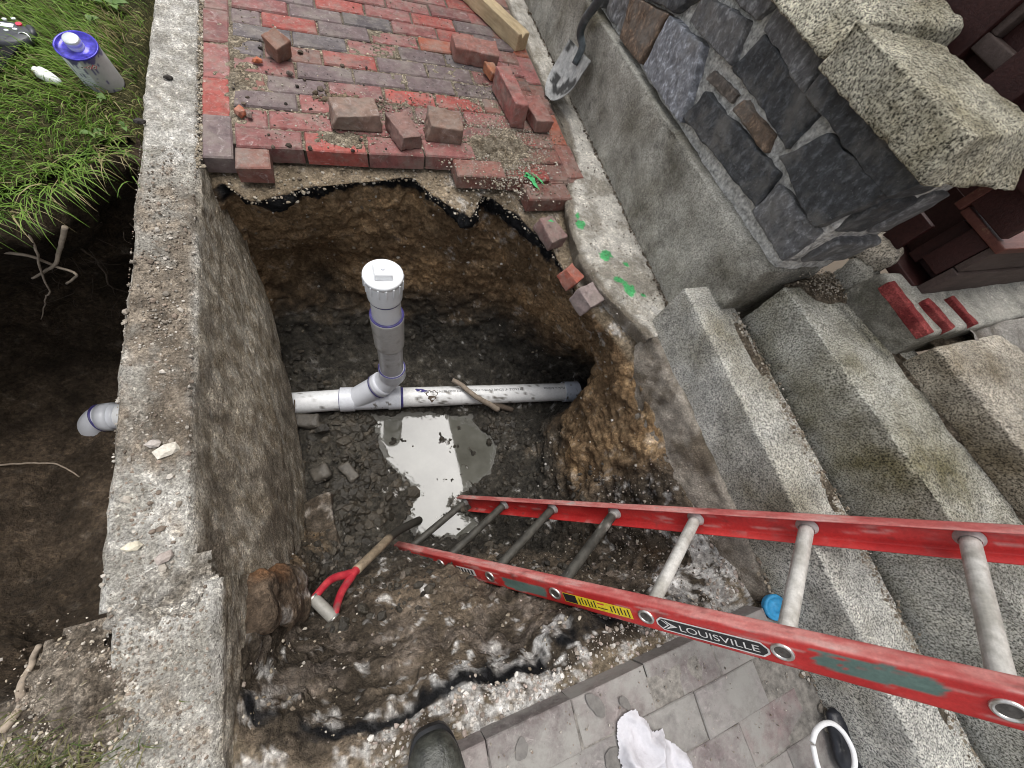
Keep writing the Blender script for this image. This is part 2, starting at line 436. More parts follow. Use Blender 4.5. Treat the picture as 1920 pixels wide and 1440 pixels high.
M['pvc_grey'] = plain('pvc_grey', (0.68, 0.70, 0.75), 0.36, grain=0.06, gscale=25, bstr=0.05)
M['pvc_v'] = vcol_mat('pvc_dirty', 0.36, 0.45, 70, 0.10, 150, 0.12, 0.002, big=20)
M['primer'] = plain('purple_primer', (0.06, 0.05, 0.20), 0.4, grain=0.4, gscale=60)
M['ink'] = plain('black_ink', (0.02, 0.02, 0.025), 0.6)
M['rubber'] = plain('black_rubber', (0.012, 0.012, 0.013), 0.45, grain=0.3)
M['alu'] = vcol_mat('aluminium', 0.42, 0.5, 120, 0.18, 180, 0.25, 0.002)
M['metal'] = plain('bare_metal', (0.62, 0.60, 0.57), 0.35, metallic=0.9, grain=0.2, gscale=90)
M['rail'] = vcol_mat('red_fibreglass', 0.5, 0.4, 130, 0.16, 200, 0.2, 0.002, big=25)
M['decal_black'] = plain('decal_black', (0.018, 0.018, 0.02), 0.5, grain=0.35, gscale=120)
M['decal_white'] = plain('decal_white', (0.72, 0.70, 0.68), 0.5, grain=0.2, gscale=90)
M['decal_yellow'] = plain('decal_yellow', (0.80, 0.62, 0.03), 0.5, grain=0.25, gscale=90)
M['red_paint'] = vcol_mat('red_paint', 0.45, 0.4, 90, 0.2, 160, 0.2, 0.002)
M['wood_shaft'] = vcol_mat('shaft_wood', 0.7, 0.3, 90, 0.3, 160, 0.3, 0.003)
M['steel'] = vcol_mat('muddy_steel', 0.5, 0.4, 60, 0.3, 120, 0.3, 0.003)
def wood_mat(name, c0, c1, rough=0.6, pale=None):
    m, nt, b = nodes_of(name); t = nt.nodes.new('ShaderNodeTexCoord')
    mp = nt.nodes.new('ShaderNodeMapping'); mp.inputs['Scale'].default_value = (1.0, 9.0, 9.0); nt.links.new(t.outputs['Object'], mp.inputs['Vector'])
    n1 = noise_node(nt, 14, 7, 0.7, vec=mp.outputs[0]); n2 = noise_node(nt, 8, 5, 0.65, vec=t.outputs['Object'])
    c = ramp(nt, n1.outputs['Fac'], [(0.3, c0), (0.7, c1)])
    if pale:
        mp2 = nt.nodes.new('ShaderNodeMapping'); mp2.inputs['Scale'].default_value = (6, 22, 22); nt.links.new(t.outputs['Object'], mp2.inputs['Vector'])
        n3 = noise_node(nt, 1.6, 6, 0.75, vec=mp2.outputs[0])
        c = mixc(nt, c, pale, ramp(nt, n3.outputs['Fac'], [(0.58, 0.0), (0.72, 0.75)]))
    g = ramp(nt, n2.outputs['Fac'], [(0.3, 0.7), (0.7, 1.2)])
    nt.links.new(mixc(nt, c, g, 1.0, 'MULTIPLY'), b.inputs['Base Color'])
    b.inputs['Roughness'].default_value = rough; b.inputs['Specular IOR Level'].default_value = 0.3
    bump(nt, b, [(n1.outputs['Fac'], 1.0)], 0.5, 0.004)
    return m
M['painted_wood'] = wood_mat('brown_painted_wood', (0.030, 0.010, 0.009), (0.060, 0.020, 0.017), 0.5)
M['peeling_wood'] = wood_mat('peeling_brown_wood', (0.095, 0.032, 0.024), (0.16, 0.058, 0.042), 0.55, (0.42, 0.31, 0.18))
M['grey_wood'] = wood_mat('weathered_brown_wood', (0.07, 0.047, 0.04), (0.11, 0.08, 0.07), 0.7)
M['timber'] = wood_mat('pale_timber', (0.40, 0.30, 0.17), (0.58, 0.46, 0.29), 0.75)
M['bark'] = plain('root_bark', (0.10, 0.075, 0.055), 0.85, grain=0.5, gscale=70, bstr=0.6)
M['root_pale'] = plain('pale_root', (0.27, 0.22, 0.17), 0.85, grain=0.3, gscale=70, bstr=0.4)
M['boot'] = plain('wet_boot_rubber', (0.040, 0.041, 0.034), 0.48, grain=0.7, gscale=50, bstr=0.8, bscale=45, bdist=0.006)
M['rag'] = plain('white_rag', (0.55, 0.54, 0.57), 0.9, grain=0.08, gscale=60, bstr=0.5, bscale=140, bdist=0.003, spec=0.1)
M['white_ring'] = plain('white_pvc_ring', (0.86, 0.86, 0.86), 0.4, grain=0.03)
M['black_plastic'] = plain('black_plastic', (0.015, 0.016, 0.022), 0.38, grain=0.3, gscale=30, bstr=0.4, bscale=25, bdist=0.006)
M['device'] = plain('dark_plastic', (0.035, 0.036, 0.045), 0.45, grain=0.15)
M['button'] = plain('pale_button', (0.65, 0.70, 0.70), 0.5)
M['red_button'] = plain('red_button', (0.62, 0.03, 0.07), 0.4)
M['strap'] = plain('black_webbing', (0.012, 0.012, 0.014), 0.9, spec=0.1, grain=0.3, gscale=200, bstr=0.5, bscale=300)
M['chrome'] = plain('chrome', (0.8, 0.8, 0.8), 0.2, metallic=1.0)
M['can'] = vcol_mat('primer_can', 0.35, 0.5, 50, 0.1, 100, 0.05, 0.001)
M['green_paint'] = plain('green_marking_paint', (0.06, 0.40, 0.13), 0.7, grain=0.3, gscale=90, bstr=0.3)
M['blue_paint'] = plain('blue_marking_paint', (0.03, 0.26, 0.50), 0.6, grain=0.25, gscale=70, bstr=0.5, bscale=70)
M['leaf'] = vcol_mat('leaf', 0.6, 0.3, 60, 0.25, 80, 0.2, 0.002)
def grass_mat():
    m, nt, b = nodes_of('grass')
    at = nt.nodes.new('ShaderNodeVertexColor'); at.layer_name = 'Col'
    nt.links.new(at.outputs['Color'], b.inputs['Base Color']); b.inputs['Roughness'].default_value = 0.55; b.inputs['Specular IOR Level'].default_value = 0.3
    tr = nt.nodes.new('ShaderNodeBsdfTranslucent'); nt.links.new(at.outputs['Color'], tr.inputs['Color'])
    ms = nt.nodes.new('ShaderNodeMixShader'); ms.inputs[0].default_value = 0.35
    out = [n for n in nt.nodes if n.type == 'OUTPUT_MATERIAL'][0]
    nt.links.new(b.outputs[0], ms.inputs[1]); nt.links.new(tr.outputs[0], ms.inputs[2]); nt.links.new(ms.outputs[0], out.inputs['Surface'])
    return m
M['grass'] = grass_mat()
def water_mat():
    m, nt, b = nodes_of('muddy_water')
    n = noise_node(nt, 6, 4, 0.6); n2 = noise_node(nt, 14, 3, 0.5); n3 = noise_node(nt, 17, 9, 0.75); n3.inputs['Distortion'].default_value = 0.8
    w = nt.nodes.new('ShaderNodeAttribute'); w.attribute_name = 'Wet'
    ad = nt.nodes.new('ShaderNodeMath'); ad.operation = 'ADD'; nt.links.new(w.outputs['Fac'], ad.inputs[0]); nt.links.new(n3.outputs['Fac'], ad.inputs[1])
    f = ramp(nt, ad.outputs[0], [(0.66, 1.0), (0.72, 0.0)])                 # 1 = silt, 0 = clear water
    base = ramp(nt, n.outputs['Fac'], [(0.35, (0.075, 0.073, 0.06)), (0.65, (0.13, 0.128, 0.11))])
    nt.links.new(mixc(nt, base, (0.075, 0.070, 0.058), f), b.inputs['Base Color'])
    nt.links.new(ramp(nt, f, [(0.0, 0.03), (1.0, 0.55)]), b.inputs['Roughness'])
    b.inputs['IOR'].default_value = 1.5
    bump(nt, b, [(n2.outputs['Fac'], .04), (f, .5)], 0.5, 0.004)
    return m
M['water'] = water_mat()
M['siding'] = plain('clapboard_paint', (0.30, 0.28, 0.25), 0.75, grain=0.15, gscale=6, bstr=0.3)

# ================================================================== THE PIT
def loft(stations, spine, n_per, n_prof):
    """closed ring of wall profiles; returns vertices (n_per, n_prof), profile parameter t, station weights"""
    n = len(stations)
    P = np.array([s[0] for s in stations], float)                       # n,7,3
    A = np.array([s[1] for s in stations], float)                       # weights
    sp = []
    for i in range(n):
        p = P[i, -1]; sp.append(spine(p))
    P = np.concatenate([P, np.array(sp)[:, None, :]], 1)
    ref = P[:, 2, :2]; d = np.linalg.norm(np.roll(ref, -1, 0) - ref, axis=1) + 0.02
    cum = np.concatenate([[0], np.cumsum(d)])
    ring = []; wt = []
    for s in np.linspace(0, cum[-1], n_per, endpoint=False):
        i = min(np.searchsorted(cum, s, 'right') - 1, n - 1); f = (s - cum[i]) / d[i]
        p0, p1, p2, p3 = P[(i - 1) % n], P[i], P[(i + 1) % n], P[(i + 2) % n]
        cr = 0.5 * ((2 * p1) + (-p0 + p2) * f + (2 * p0 - 5 * p1 + 4 * p2 - p3) * f * f + (-p0 + 3 * p1 - 3 * p2 + p3) * f ** 3)
        lin = p1 * (1 - f) + p2 * f
        ring.append(0.55 * cr + 0.45 * lin); wt.append(A[i] * (1 - f) + A[(i + 1) % n] * f)
    ring = np.array(ring); wt = np.array(wt); m = ring.shape[1]
    mean = ring.mean(0); seg = np.linalg.norm(np.diff(ring, axis=1), axis=2).mean(0) + 0.03
    cs = np.concatenate([[0], np.cumsum(seg)])
    out = np.zeros((n_per, n_prof, 3)); tt = np.zeros(n_prof)
    for k, s in enumerate(np.linspace(0, cs[-1], n_prof)):
        i = min(np.searchsorted(cs, s, 'right') - 1, m - 2); f = (s - cs[i]) / seg[i]; tt[k] = i + f
        p0, p1, p2, p3 = ring[:, max(i - 1, 0)], ring[:, i], ring[:, i + 1], ring[:, min(i + 2, m - 1)]
        cr = 0.5 * ((2 * p1) + (-p0 + p2) * f + (2 * p0 - 5 * p1 + 4 * p2 - p3) * f * f + (-p0 + 3 * p1 - 3 * p2 + p3) * f ** 3)
        out[:, k] = 0.5 * cr + 0.5 * (p1 * (1 - f) + p2 * f)
    idx = np.arange(n_per * n_prof).reshape(n_per, n_prof); nx = np.roll(idx, -1, 0)
    F = np.stack([idx[:, :-1], idx[:, 1:], nx[:, 1:], nx[:, :-1]], -1).reshape(-1, 4)
    return out.reshape(-1, 3), F, np.tile(tt, n_per), np.repeat(wt, n_prof, 0)

# weights: asphalt seam, white gravel, ochre clay, brown
PIT = [
 ([(-.10, .06, -.066), (-.06, -.08, -.075), (-.05, -.10, -.13), (-.05, -.07, -.30), (-.06, -.06, -.55), (-.06, -.18, -.83), (.06, -.36, -.945)], (0.6, .1, .2)),
 ([(.02, .06, -.066), (.02, -.15, -.080), (.02, -.13, -.135), (.03, -.07, -.30), (.03, -.03, -.55), (.05, -.17, -.85), (.10, -.34, -.950)], (1, .1, .2)),
 ([(.16, .05, -.066), (.164, -.095, -.080), (.164, -.080, -.14), (.16, -.05, -.30), (.15, .0, -.55), (.15, -.16, -.85), (.17, -.33, -.955)], (1, .05, .3)),
 ([(.30, .05, -.066), (.30, -.062, -.080), (.30, -.05, -.14), (.30, -.03, -.30), (.30, -.04, -.55), (.30, -.15, -.85), (.30, -.30, -.955)], (1, .05, .4)),
 ([(.43, .05, -.066), (.43, -.042, -.080), (.43, -.035, -.14), (.43, -.03, -.30), (.43, -.06, -.55), (.43, -.16, -.85), (.43, -.29, -.955)], (1, .05, .5)),
 ([(.56, .05, -.066), (.565, -.020, -.080), (.565, -.01, -.14), (.56, -.04, -.30), (.56, -.08, -.55), (.56, -.17, -.85), (.56, -.29, -.955)], (1, .05, .6)),
 ([(.66, .05, -.066), (.626, -.105, -.080), (.628, -.10, -.14), (.64, -.08, -.30), (.66, -.11, -.55), (.66, -.20, -.85), (.66, -.32, -.955)], (1, .1, .6)),
 ([(.76, .0, -.066), (.751, -.214, -.080), (.755, -.205, -.14), (.77, -.15, -.30), (.78, -.17, -.55), (.78, -.24, -.85), (.76, -.36, -.955)], (1, .4, .5)),
 ([(.85, .0, -.066), (.834, -.105, -.080), (.84, -.105, -.14), (.86, -.14, -.30), (.89, -.20, -.55), (.90, -.28, -.85), (.86, -.40, -.955)], (1, .3, .5)),
 ([(.97, .0, -.066), (.939, -.188, -.080), (.945, -.185, -.145), (.97, -.18, -.30), (1.00, -.24, -.55), (1.02, -.33, -.85), (.96, -.45, -.955)], (1, .2, .6)),
 ([(1.15, -.1, -.066), (1.045, -.38, -.080), (1.05, -.375, -.145), (1.09, -.33, -.30), (1.13, -.36, -.55), (1.16, -.42, -.85), (1.10, -.50, -.955)], (1, .2, .7)),
 ([(1.22, -.45, -.066), (1.072, -.515, -.085), (1.08, -.515, -.15), (1.13, -.48, -.32), (1.20, -.48, -.60), (1.30, -.50, -.86), (1.20, -.57, -.955)], (.8, .2, .5)),
 ([(1.25, -.62, -.066), (1.106, -.63, -.085), (1.115, -.63, -.16), (1.20, -.60, -.34), (1.36, -.59, -.62), (1.52, -.60, -.86), (1.32, -.63, -.955)], (.4, .3, .2)),
 ([(1.28, -.74, -.066), (1.155, -.76, -.085), (1.17, -.76, -.17), (1.27, -.72, -.36), (1.50, -.70, -.66), (1.62, -.71, -.90), (1.38, -.71, -.960)], (0, .4, .1)),
 ([(1.33, -.83, -.08), (1.205, -.84, -.105), (1.21, -.84, -.19), (1.25, -.82, -.38), (1.36, -.80, -.66), (1.42, -.80, -.90), (1.22, -.80, -.960)], (0, .3, .4)),
 ([(1.36, -.92, -.10), (1.250, -.92, -.135), (1.235, -.92, -.21), (1.215, -.91, -.40), (1.19, -.90, -.66), (1.13, -.89, -.88), (1.00, -.86, -.960)], (0, .1, 1)),
 ([(1.36, -1.08, -.10), (1.250, -1.08, -.135), (1.225, -1.08, -.21), (1.18, -1.07, -.40), (1.13, -1.05, -.66), (1.06, -1.02, -.86), (.94, -.97, -.960)], (0, .1, 1)),
 ([(1.37, -1.30, -.10), (1.255, -1.30, -.135), (1.22, -1.29, -.21), (1.16, -1.27, -.42), (1.09, -1.23, -.68), (1.01, -1.17, -.88), (.90, -1.08, -.965)], (0, .15, .7)),
 ([(1.38, -1.50, -.09), (1.262, -1.50, -.12), (1.21, -1.47, -.20), (1.13, -1.42, -.42), (1.04, -1.36, -.70), (.94, -1.28, -.90), (.84, -1.15, -.970)], (.2, .6, .3)),
 ([(1.40, -1.70, -.06), (1.275, -1.64, -.085), (1.20, -1.60, -.14), (1.12, -1.55, -.36), (1.01, -1.46, -.66), (.90, -1.36, -.90), (.78, -1.22, -.970)], (.3, 1, .1)),
 ([(1.20, -1.80, -.05), (1.12, -1.72, -.070), (1.08, -1.665, -.13), (1.02, -1.60, -.34), (.93, -1.50, -.64), (.84, -1.40, -.90), (.73, -1.26, -.970)], (.8, 1, .2)),
 ([(.96, -1.82, -.05), (.93, -1.715, -.065), (.90, -1.645, -.12), (.87, -1.58, -.32), (.81, -1.48, -.62), (.75, -1.39, -.90), (.67, -1.27, -.970)], (1, .6, .3)),
 ([(.76, -1.82, -.05), (.75, -1.70, -.065), (.74, -1.64, -.115), (.72, -1.57, -.29), (.68, -1.47, -.57), (.64, -1.38, -.86), (.58, -1.27, -.970)], (1, .5, .35)),
 ([(.58, -1.82, -.05), (.58, -1.715, -.065), (.58, -1.672, -.115), (.565, -1.59, -.27), (.55, -1.47, -.52), (.53, -1.38, -.82), (.50, -1.27, -.965)], (1, .9, .3)),
 ([(.42, -1.82, -.05), (.42, -1.69, -.06), (.42, -1.635, -.115), (.41, -1.56, -.26), (.39, -1.44, -.48), (.38, -1.36, -.78), (.38, -1.26, -.955)], (1, 1, .3)),
 ([(.27, -1.82, -.045), (.27, -1.70, -.055), (.27, -1.65, -.11), (.26, -1.57, -.25), (.25, -1.44, -.47), (.25, -1.34, -.76), (.27, -1.24, -.945)], (1, .5, .3)),
 ([(.10, -1.82, -.045), (.115, -1.69, -.055), (.117, -1.64, -.11), (.115, -1.56, -.25), (.11, -1.43, -.50), (.12, -1.32, -.76), (.18, -1.22, -.935)], (1, .4, .25)),
 ([(-.10, -1.75, -.05), (-.03, -1.60, -.06), (-.02, -1.55, -.11), (-.01, -1.48, -.26), (.01, -1.40, -.50), (.04, -1.30, -.78), (.12, -1.20, -.935)], (1, .4, .3)),
 ([(-.16, -1.55, -.06), (-.08, -1.45, -.09), (-.05, -1.38, -.15), (.015, -1.34, -.33), (.02, -1.32, -.55), (.03, -1.22, -.82), (.11, -1.14, -.930)], (.2, .2, .9)),
 ([(-.20, -1.30, -.12), (-.17, -1.25, -.20), (-.14, -1.24, -.30), (-.10, -1.22, -.50), (-.07, -1.20, -.70), (-.02, -1.14, -.88), (.10, -1.08, -.930)], (0, .1, .3)),
 ([(-.20, -1.00, -.12), (-.17, -1.00, -.20), (-.15, -1.00, -.30), (-.13, -1.00, -.50), (-.11, -.98, -.70), (-.05, -.96, -.90), (.10, -.94, -.935)], (0, 0, 0)),
 ([(-.20, -.75, -.12), (-.17, -.75, -.20), (-.16, -.75, -.30), (-.15, -.75, -.50), (-.14, -.75, -.72), (-.08, -.74, -.92), (.10, -.74, -.940)], (0, 0, 0)),
 ([(-.20, -.52, -.12), (-.18, -.52, -.20), (-.18, -.52, -.30), (-.18, -.52, -.50), (-.18, -.52, -.72), (-.14, -.53, -.95), (.05, -.55, -.955)], (0, 0, 0)),
 ([(-.20, -.28, -.12), (-.17, -.28, -.20), (-.15, -.28, -.30), (-.13, -.28, -.50), (-.12, -.30, -.72), (-.08, -.34, -.92), (.05, -.44, -.945)], (0, 0, .1)),
 ([(-.18, -.08, -.10), (-.14, -.12, -.12), (-.12, -.14, -.18), (-.10, -.13, -.34), (-.10, -.13, -.58), (-.09, -.24, -.86), (.04, -.40, -.940)], (.2, .05, .1)),
]
def pit_spine(p):
    return (min(max(p[0], .22), .98) * 0.75 + 0.15, -.83, -.985)
V, F, T, Wt = loft(PIT, pit_spine, 640, 240)
N = vnormals(V, F)
asph_w, grav_w, och_w = Wt.T
deep = sstep(-.72, -.92, V[:, 2])
ledge = 1 - sstep(0.9, 1.6, T)
wall = (1 - ledge) * (1 - deep)
disp = (.045 * fbm(V, 3.5, 3, 3) + .048 * (billow(V, 9, 3, 5) - .3) + .022 * (billow(V, 26, 3, 6) - .3) + .018 * fbm(V, 34, 3, 8)) * (wall + .12 * ledge)
disp += (.030 * (billow(V * [1, 1, .4], 13, 3, 21) - .25) + .026 * fbm(V, 32, 3, 23) + .010 * fbm(V, 90, 2, 29)) * deep
disp += .004 * fbm(V, 60, 3, 9) * ledge + .005 * fbm(V, 110, 2, 10) * wall
# horizontal tool marks and clay ridges on the walls
disp += .010 * fbm(V * [1, 1, 3.5], 8, 3, 14) * wall
V = V + N * disp[:, None]
# puddle basin
PUD = np.array([gz(*q, -.972)[:2] for q in ((690, 776), (790, 770), (885, 778), (935, 835), (925, 890), (850, 945), (905, 985), (858, 1018), (790, 1010), (750, 985), (778, 925), (722, 868))])
def poly_sd(P, Q):
    """signed distance to polygon, negative inside"""
    d = np.full(len(P), 9.0); ins = np.zeros(len(P), bool); n = len(Q)
    for i in range(n):
        a, b = Q[i], Q[(i + 1) % n]; e = b - a; w = P - a
        t = np.clip((w @ e) / (e @ e), 0, 1); d = np.minimum(d, np.linalg.norm(w - t[:, None] * e, axis=1))
        c = ((a[1] > P[:, 1]) != (b[1] > P[:, 1])) & (P[:, 0] < (b[0] - a[0]) * (P[:, 1] - a[1]) / (b[1] - a[1] + 1e-12) + a[0])
        ins ^= c
    return np.where(ins, -d, d)
sdp = poly_sd(V[:, :2], PUD) + .045 * fbm(V * [1, 1, 0], 11, 5, 31, .6)
fl = sstep(-.80, -.90, V[:, 2])
inside = sstep(.02, -.035, sdp) * fl
V[:, 2] = V[:, 2] * (1 - inside) + inside * (-.990 + .052 * np.clip(fbm(V * [1, 1, 0], 20, 5, 33, .6) - .05, -1, 1))
low = (V[:, 2] < -.955) & (inside < .5) & (fl > .5)
V[low, 2] = -.955 + (V[low, 2] + .955) * .3
# colours
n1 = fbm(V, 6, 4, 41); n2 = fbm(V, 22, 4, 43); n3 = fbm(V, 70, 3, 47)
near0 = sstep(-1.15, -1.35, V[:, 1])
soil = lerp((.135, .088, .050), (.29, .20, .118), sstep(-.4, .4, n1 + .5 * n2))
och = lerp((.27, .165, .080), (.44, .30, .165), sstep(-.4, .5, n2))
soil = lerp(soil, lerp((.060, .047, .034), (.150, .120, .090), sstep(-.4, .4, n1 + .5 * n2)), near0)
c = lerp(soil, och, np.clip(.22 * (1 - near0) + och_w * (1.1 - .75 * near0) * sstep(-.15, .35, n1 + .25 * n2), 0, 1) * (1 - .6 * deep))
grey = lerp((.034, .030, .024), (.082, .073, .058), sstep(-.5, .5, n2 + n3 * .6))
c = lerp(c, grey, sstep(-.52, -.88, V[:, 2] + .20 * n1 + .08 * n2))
sand = lerp((.22, .175, .12), (.33, .27, .195), sstep(-.4, .4, n2))
c = lerp(c, sand, (1 - sstep(.85, 1.15, T + .2 * n2)) * .9)
# pale lime and gravel: patches, stronger near the broken slab edge
gv = sstep(.12, .34, n2 + .62 * grav_w * (1 - sstep(1.9, 2.7, T + .6 * n1)) - .25 + .5 * n3)
c = lerp(c, lerp((.40, .37, .34), (.80, .78, .75), sstep(-.4, .5, n3)), gv * np.clip(grav_w * 1.4 + .05, 0, 1) * .97)
near = sstep(-1.25, -1.42, V[:, 1])
lump = near * sstep(.04, .26, fbm(V * [.8, 1.6, 1.6], 13, 4, 77)) * sstep(3.9, 3.2, T) * sstep(2.0, 2.5, T)
c = lerp(c, lerp((.20, .16, .13), (.32, .27, .23), sstep(-.4, .5, n3)), lump * .45)
tl = 1.0 + .55 * near; th = 1.95 + .02 * near
ab = sstep(tl - .05, tl + .05, T + .20 * n2) * (1 - sstep(th - .12, th + .12, T + .30 * n2 + .25 * n1)) * sstep(.25, .55, asph_w + near * (1.1 * n1 + .7 * n2 - .25))
c = lerp(c, lerp((.006, .006, .007), (.030, .030, .031), sstep(0, .6, n3)), ab)
rust = sstep(.2, .5, fbm(V, 5, 3, 88)) * near * sstep(1.6, 2.1, T) * sstep(3.2, 2.3, T)
c = lerp(c, (.17, .088, .035), rust * .45)
wet = np.clip(sstep(-.55, -.9, V[:, 2]) * .95 + (.22 + .12 * near) * wall * sstep(-.2, .4, n1), 0, 1)
pit_V = V.copy(); pit_T = T; pit_G = grav_w
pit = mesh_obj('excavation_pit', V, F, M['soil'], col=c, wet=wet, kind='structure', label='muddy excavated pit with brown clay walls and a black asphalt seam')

# standing water in the bottom of the pit
wv = []; k = 150
for i in range(k):
    for j in range(k):
        wv.append((.12 + 1.0 * i / (k - 1), -1.42 + .86 * j / (k - 1), -.9735))
wf = [[i * k + j, (i + 1) * k + j, (i + 1) * k + j + 1, i * k + j + 1] for i in range(k - 1) for j in range(k - 1)]
wvx = np.array(wv); wsd = poly_sd(wvx[:, :2], PUD)
mesh_obj('puddle_water', wv, wf, M['water'], wet=.10 + .38 * sstep(.02, -.10, wsd) - .08 * sstep(-.72, -.62, wvx[:, 1]), kind='structure', label='grey muddy puddle reflecting the sky at the bottom of the pit')

# ---------------------------------------------------------------- trench behind the kerb
LEFT = [
 ([(-.26, .06, -.02), (-.262, -.05, -.03), (-.262, -.03, -.12), (-.26, .02, -.32), (-.27, .02, -.60), (-.30, -.10, -.84), (-.45, -.28, -.93)], (0, 0, .1)),
 ([(-.36, .0, -.02), (-.36, -.12, -.03), (-.36, -.10, -.12), (-.36, -.02, -.32), (-.37, .0, -.60), (-.40, -.12, -.84), (-.52, -.30, -.93)], (0, 0, .2)),
 ([(-.46, -.12, -.02), (-.44, -.27, -.03), (-.44, -.23, -.12), (-.45, -.10, -.32), (-.46, -.04, -.60), (-.50, -.16, -.84), (-.60, -.32, -.93)], (0, 0, .1)),
 ([(-.58, -.20, -.02), (-.54, -.33, -.03), (-.54, -.28, -.12), (-.55, -.15, -.32), (-.58, -.08, -.60), (-.64, -.20, -.84), (-.68, -.35, -.93)], (0, 0, .1)),
 ([(-.75, -.22, -.02), (-.74, -.36, -.03), (-.74, -.32, -.12), (-.75, -.22, -.32), (-.76, -.16, -.60), (-.78, -.26, -.84), (-.76, -.40, -.93)], (0, 0, .1)),
 ([(-1.05, -.30, -.02), (-.98, -.45, -.03), (-.97, -.44, -.12), (-1.00, -.36, -.32), (-1.05, -.34, -.60), (-1.00, -.42, -.84), (-.86, -.50, -.93)], (0, 0, .1)),
 ([(-1.20, -.65, -.02), (-1.08, -.68, -.03), (-1.06, -.68, -.12), (-1.08, -.66, -.32), (-1.10, -.65, -.60), (-1.06, -.65, -.84), (-.90, -.66, -.93)], (0, 0, .1)),
 ([(-1.20, -1.00, -.02), (-1.08, -.98, -.03), (-1.05, -.97, -.12), (-1.04, -.95, -.32), (-1.02, -.93, -.60), (-.98, -.90, -.82), (-.88, -.86, -.92)], (0, 0, .3)),
 ([(-1.10, -1.45, -.02), (-.98, -1.28, -.03), (-.95, -1.25, -.12), (-.94, -1.22, -.32), (-.93, -1.18, -.58), (-.90, -1.12, -.78), (-.82, -1.00, -.90)], (0, 0, .3)),
 ([(-.72, -1.60, -.02), (-.70, -1.44, -.03), (-.69, -1.42, -.12), (-.70, -1.40, -.32), (-.72, -1.36, -.58), (-.74, -1.28, -.78), (-.70, -1.10, -.90)], (0, 0, .2)),
 ([(-.42, -1.54, .004), (-.38, -1.40, -.01), (-.385, -1.38, -.10), (-.42, -1.38, -.32), (-.48, -1.36, -.58), (-.54, -1.28, -.78), (-.58, -1.10, -.90)], (0, 0, .2)),
 ([(-.30, -1.54, .004), (-.275, -1.385, -.005), (-.285, -1.37, -.10), (-.31, -1.36, -.32), (-.36, -1.34, -.58), (-.42, -1.26, -.78), (-.50, -1.08, -.90)], (0, 0, .2)),
 ([(-.245, -1.42, -.02), (-.240, -1.31, -.03), (-.232, -1.29, -.10), (-.235, -1.27, -.32), (-.25, -1.24, -.58), (-.32, -1.16, -.80), (-.45, -1.00, -.91)], (0, 0, .1)),
 ([(-.20, -1.05, -.10), (-.21, -1.05, -.14), (-.215, -1.05, -.20), (-.22, -1.04, -.34), (-.23, -1.02, -.60), (-.30, -.96, -.84), (-.44, -.86, -.92)], (0, 0, 0)),
 ([(-.20, -.70, -.10), (-.21, -.70, -.14), (-.215, -.70, -.20), (-.22, -.70, -.34), (-.23, -.68, -.60), (-.30, -.64, -.84), (-.43, -.60, -.92)], (0, 0, 0)),
 ([(-.20, -.35, -.10), (-.21, -.35, -.14), (-.215, -.35, -.20), (-.22, -.35, -.34), (-.23, -.34, -.60), (-.29, -.38, -.84), (-.42, -.44, -.92)], (0, 0, 0)),
]
def left_spine(p):
    return (min(max(p[0], -.80), -.50), -.70, -.95)
V, F, T, Wt = loft(LEFT, left_spine, 330, 140)
N = vnormals(V, F); ledge = 1 - sstep(.9, 1.5, T); wall = 1 - ledge
disp = (.05 * fbm(V, 3.5, 3, 103) + .036 * (billow(V, 8, 3, 105) - .3) + .014 * fbm(V, 32, 3, 108) + .006 * fbm(V, 90, 2, 109)) * (wall + .15 * ledge)
disp *= np.where((V[:, 0] > -.26) & (V[:, 1] < -.15) & (V[:, 1] > -1.25), .25, 1)
V = V + N * disp[:, None]
n1 = fbm(V, 6, 4, 141); n2 = fbm(V, 24, 4, 143); n3 = fbm(V, 80, 3, 147)
c = lerp((.040, .029, .019), (.085, .062, .042), sstep(-.4, .4, n1 + .5 * n2))
c = lerp(c, (.15, .125, .10), sstep(.35, .6, n2 + .4 * n3) * .5)
rim_near = sstep(-1.15, -1.30, V[:, 1]) * (1 - sstep(1.2, 2.4, T + .5 * n1))
c = lerp(c, lerp((.10, .08, .062), (.23, .20, .165), sstep(-.4, .5, n2 + n3)), rim_near * .8)
left_V = V.copy()
trench = mesh_obj('left_trench', V, F, M['soil'], col=c, wet=.15 * sstep(-.5, -.9, V[:, 2]), kind='structure', label='dark earth trench behind the stone kerb')
LEFT_POLY = np.array([s[0][1][:2] for s in LEFT])
LEFT_OUT = np.array([(np.array(s[0][1][:2]) * .35 + np.array(s[0][0][:2]) * .65) for s in LEFT])

# ---------------------------------------------------------------- lawn and soil behind the kerb
xs = np.concatenate([np.linspace(-4, -1.3, 28)[:-1], np.linspace(-1.3, -.18, 75)]); ys = np.concatenate([np.linspace(-4, -1.9, 15)[:-1], np.linspace(-1.9, 1.3, 190), np.linspace(1.3, 5, 24)[1:]])
X, Y = np.meshgrid(xs, ys, indexing='ij'); P = np.stack([X.ravel(), Y.ravel(), 0 * X.ravel()], 1)
lawn_z = .012 * fbm(P, 5, 3, 201) + .006 * fbm(P, 30, 3, 203)
def lawn_height(x, y):
    p = np.array([[x, y, 0.]]); return float(.012 * fbm(p, 5, 3, 201)[0])
P[:, 2] = lawn_z + .004 - .06 * sstep(-.275, -.245, P[:, 0]) * sstep(-1.46, -1.38, P[:, 1]) - .05 * sstep(-.235, -.19, P[:, 0] + .02 * fbm(P, 14, 3, 209))
ny = len(ys); idx = np.arange(len(P)).reshape(len(xs), ny)
F = np.stack([idx[:-1, :-1], idx[1:, :-1], idx[1:, 1:], idx[:-1, 1:]], -1).reshape(-1, 4)
cen = P[F].mean(1)[:, :2]; keep = poly_sd(cen, LEFT_OUT) > -.005
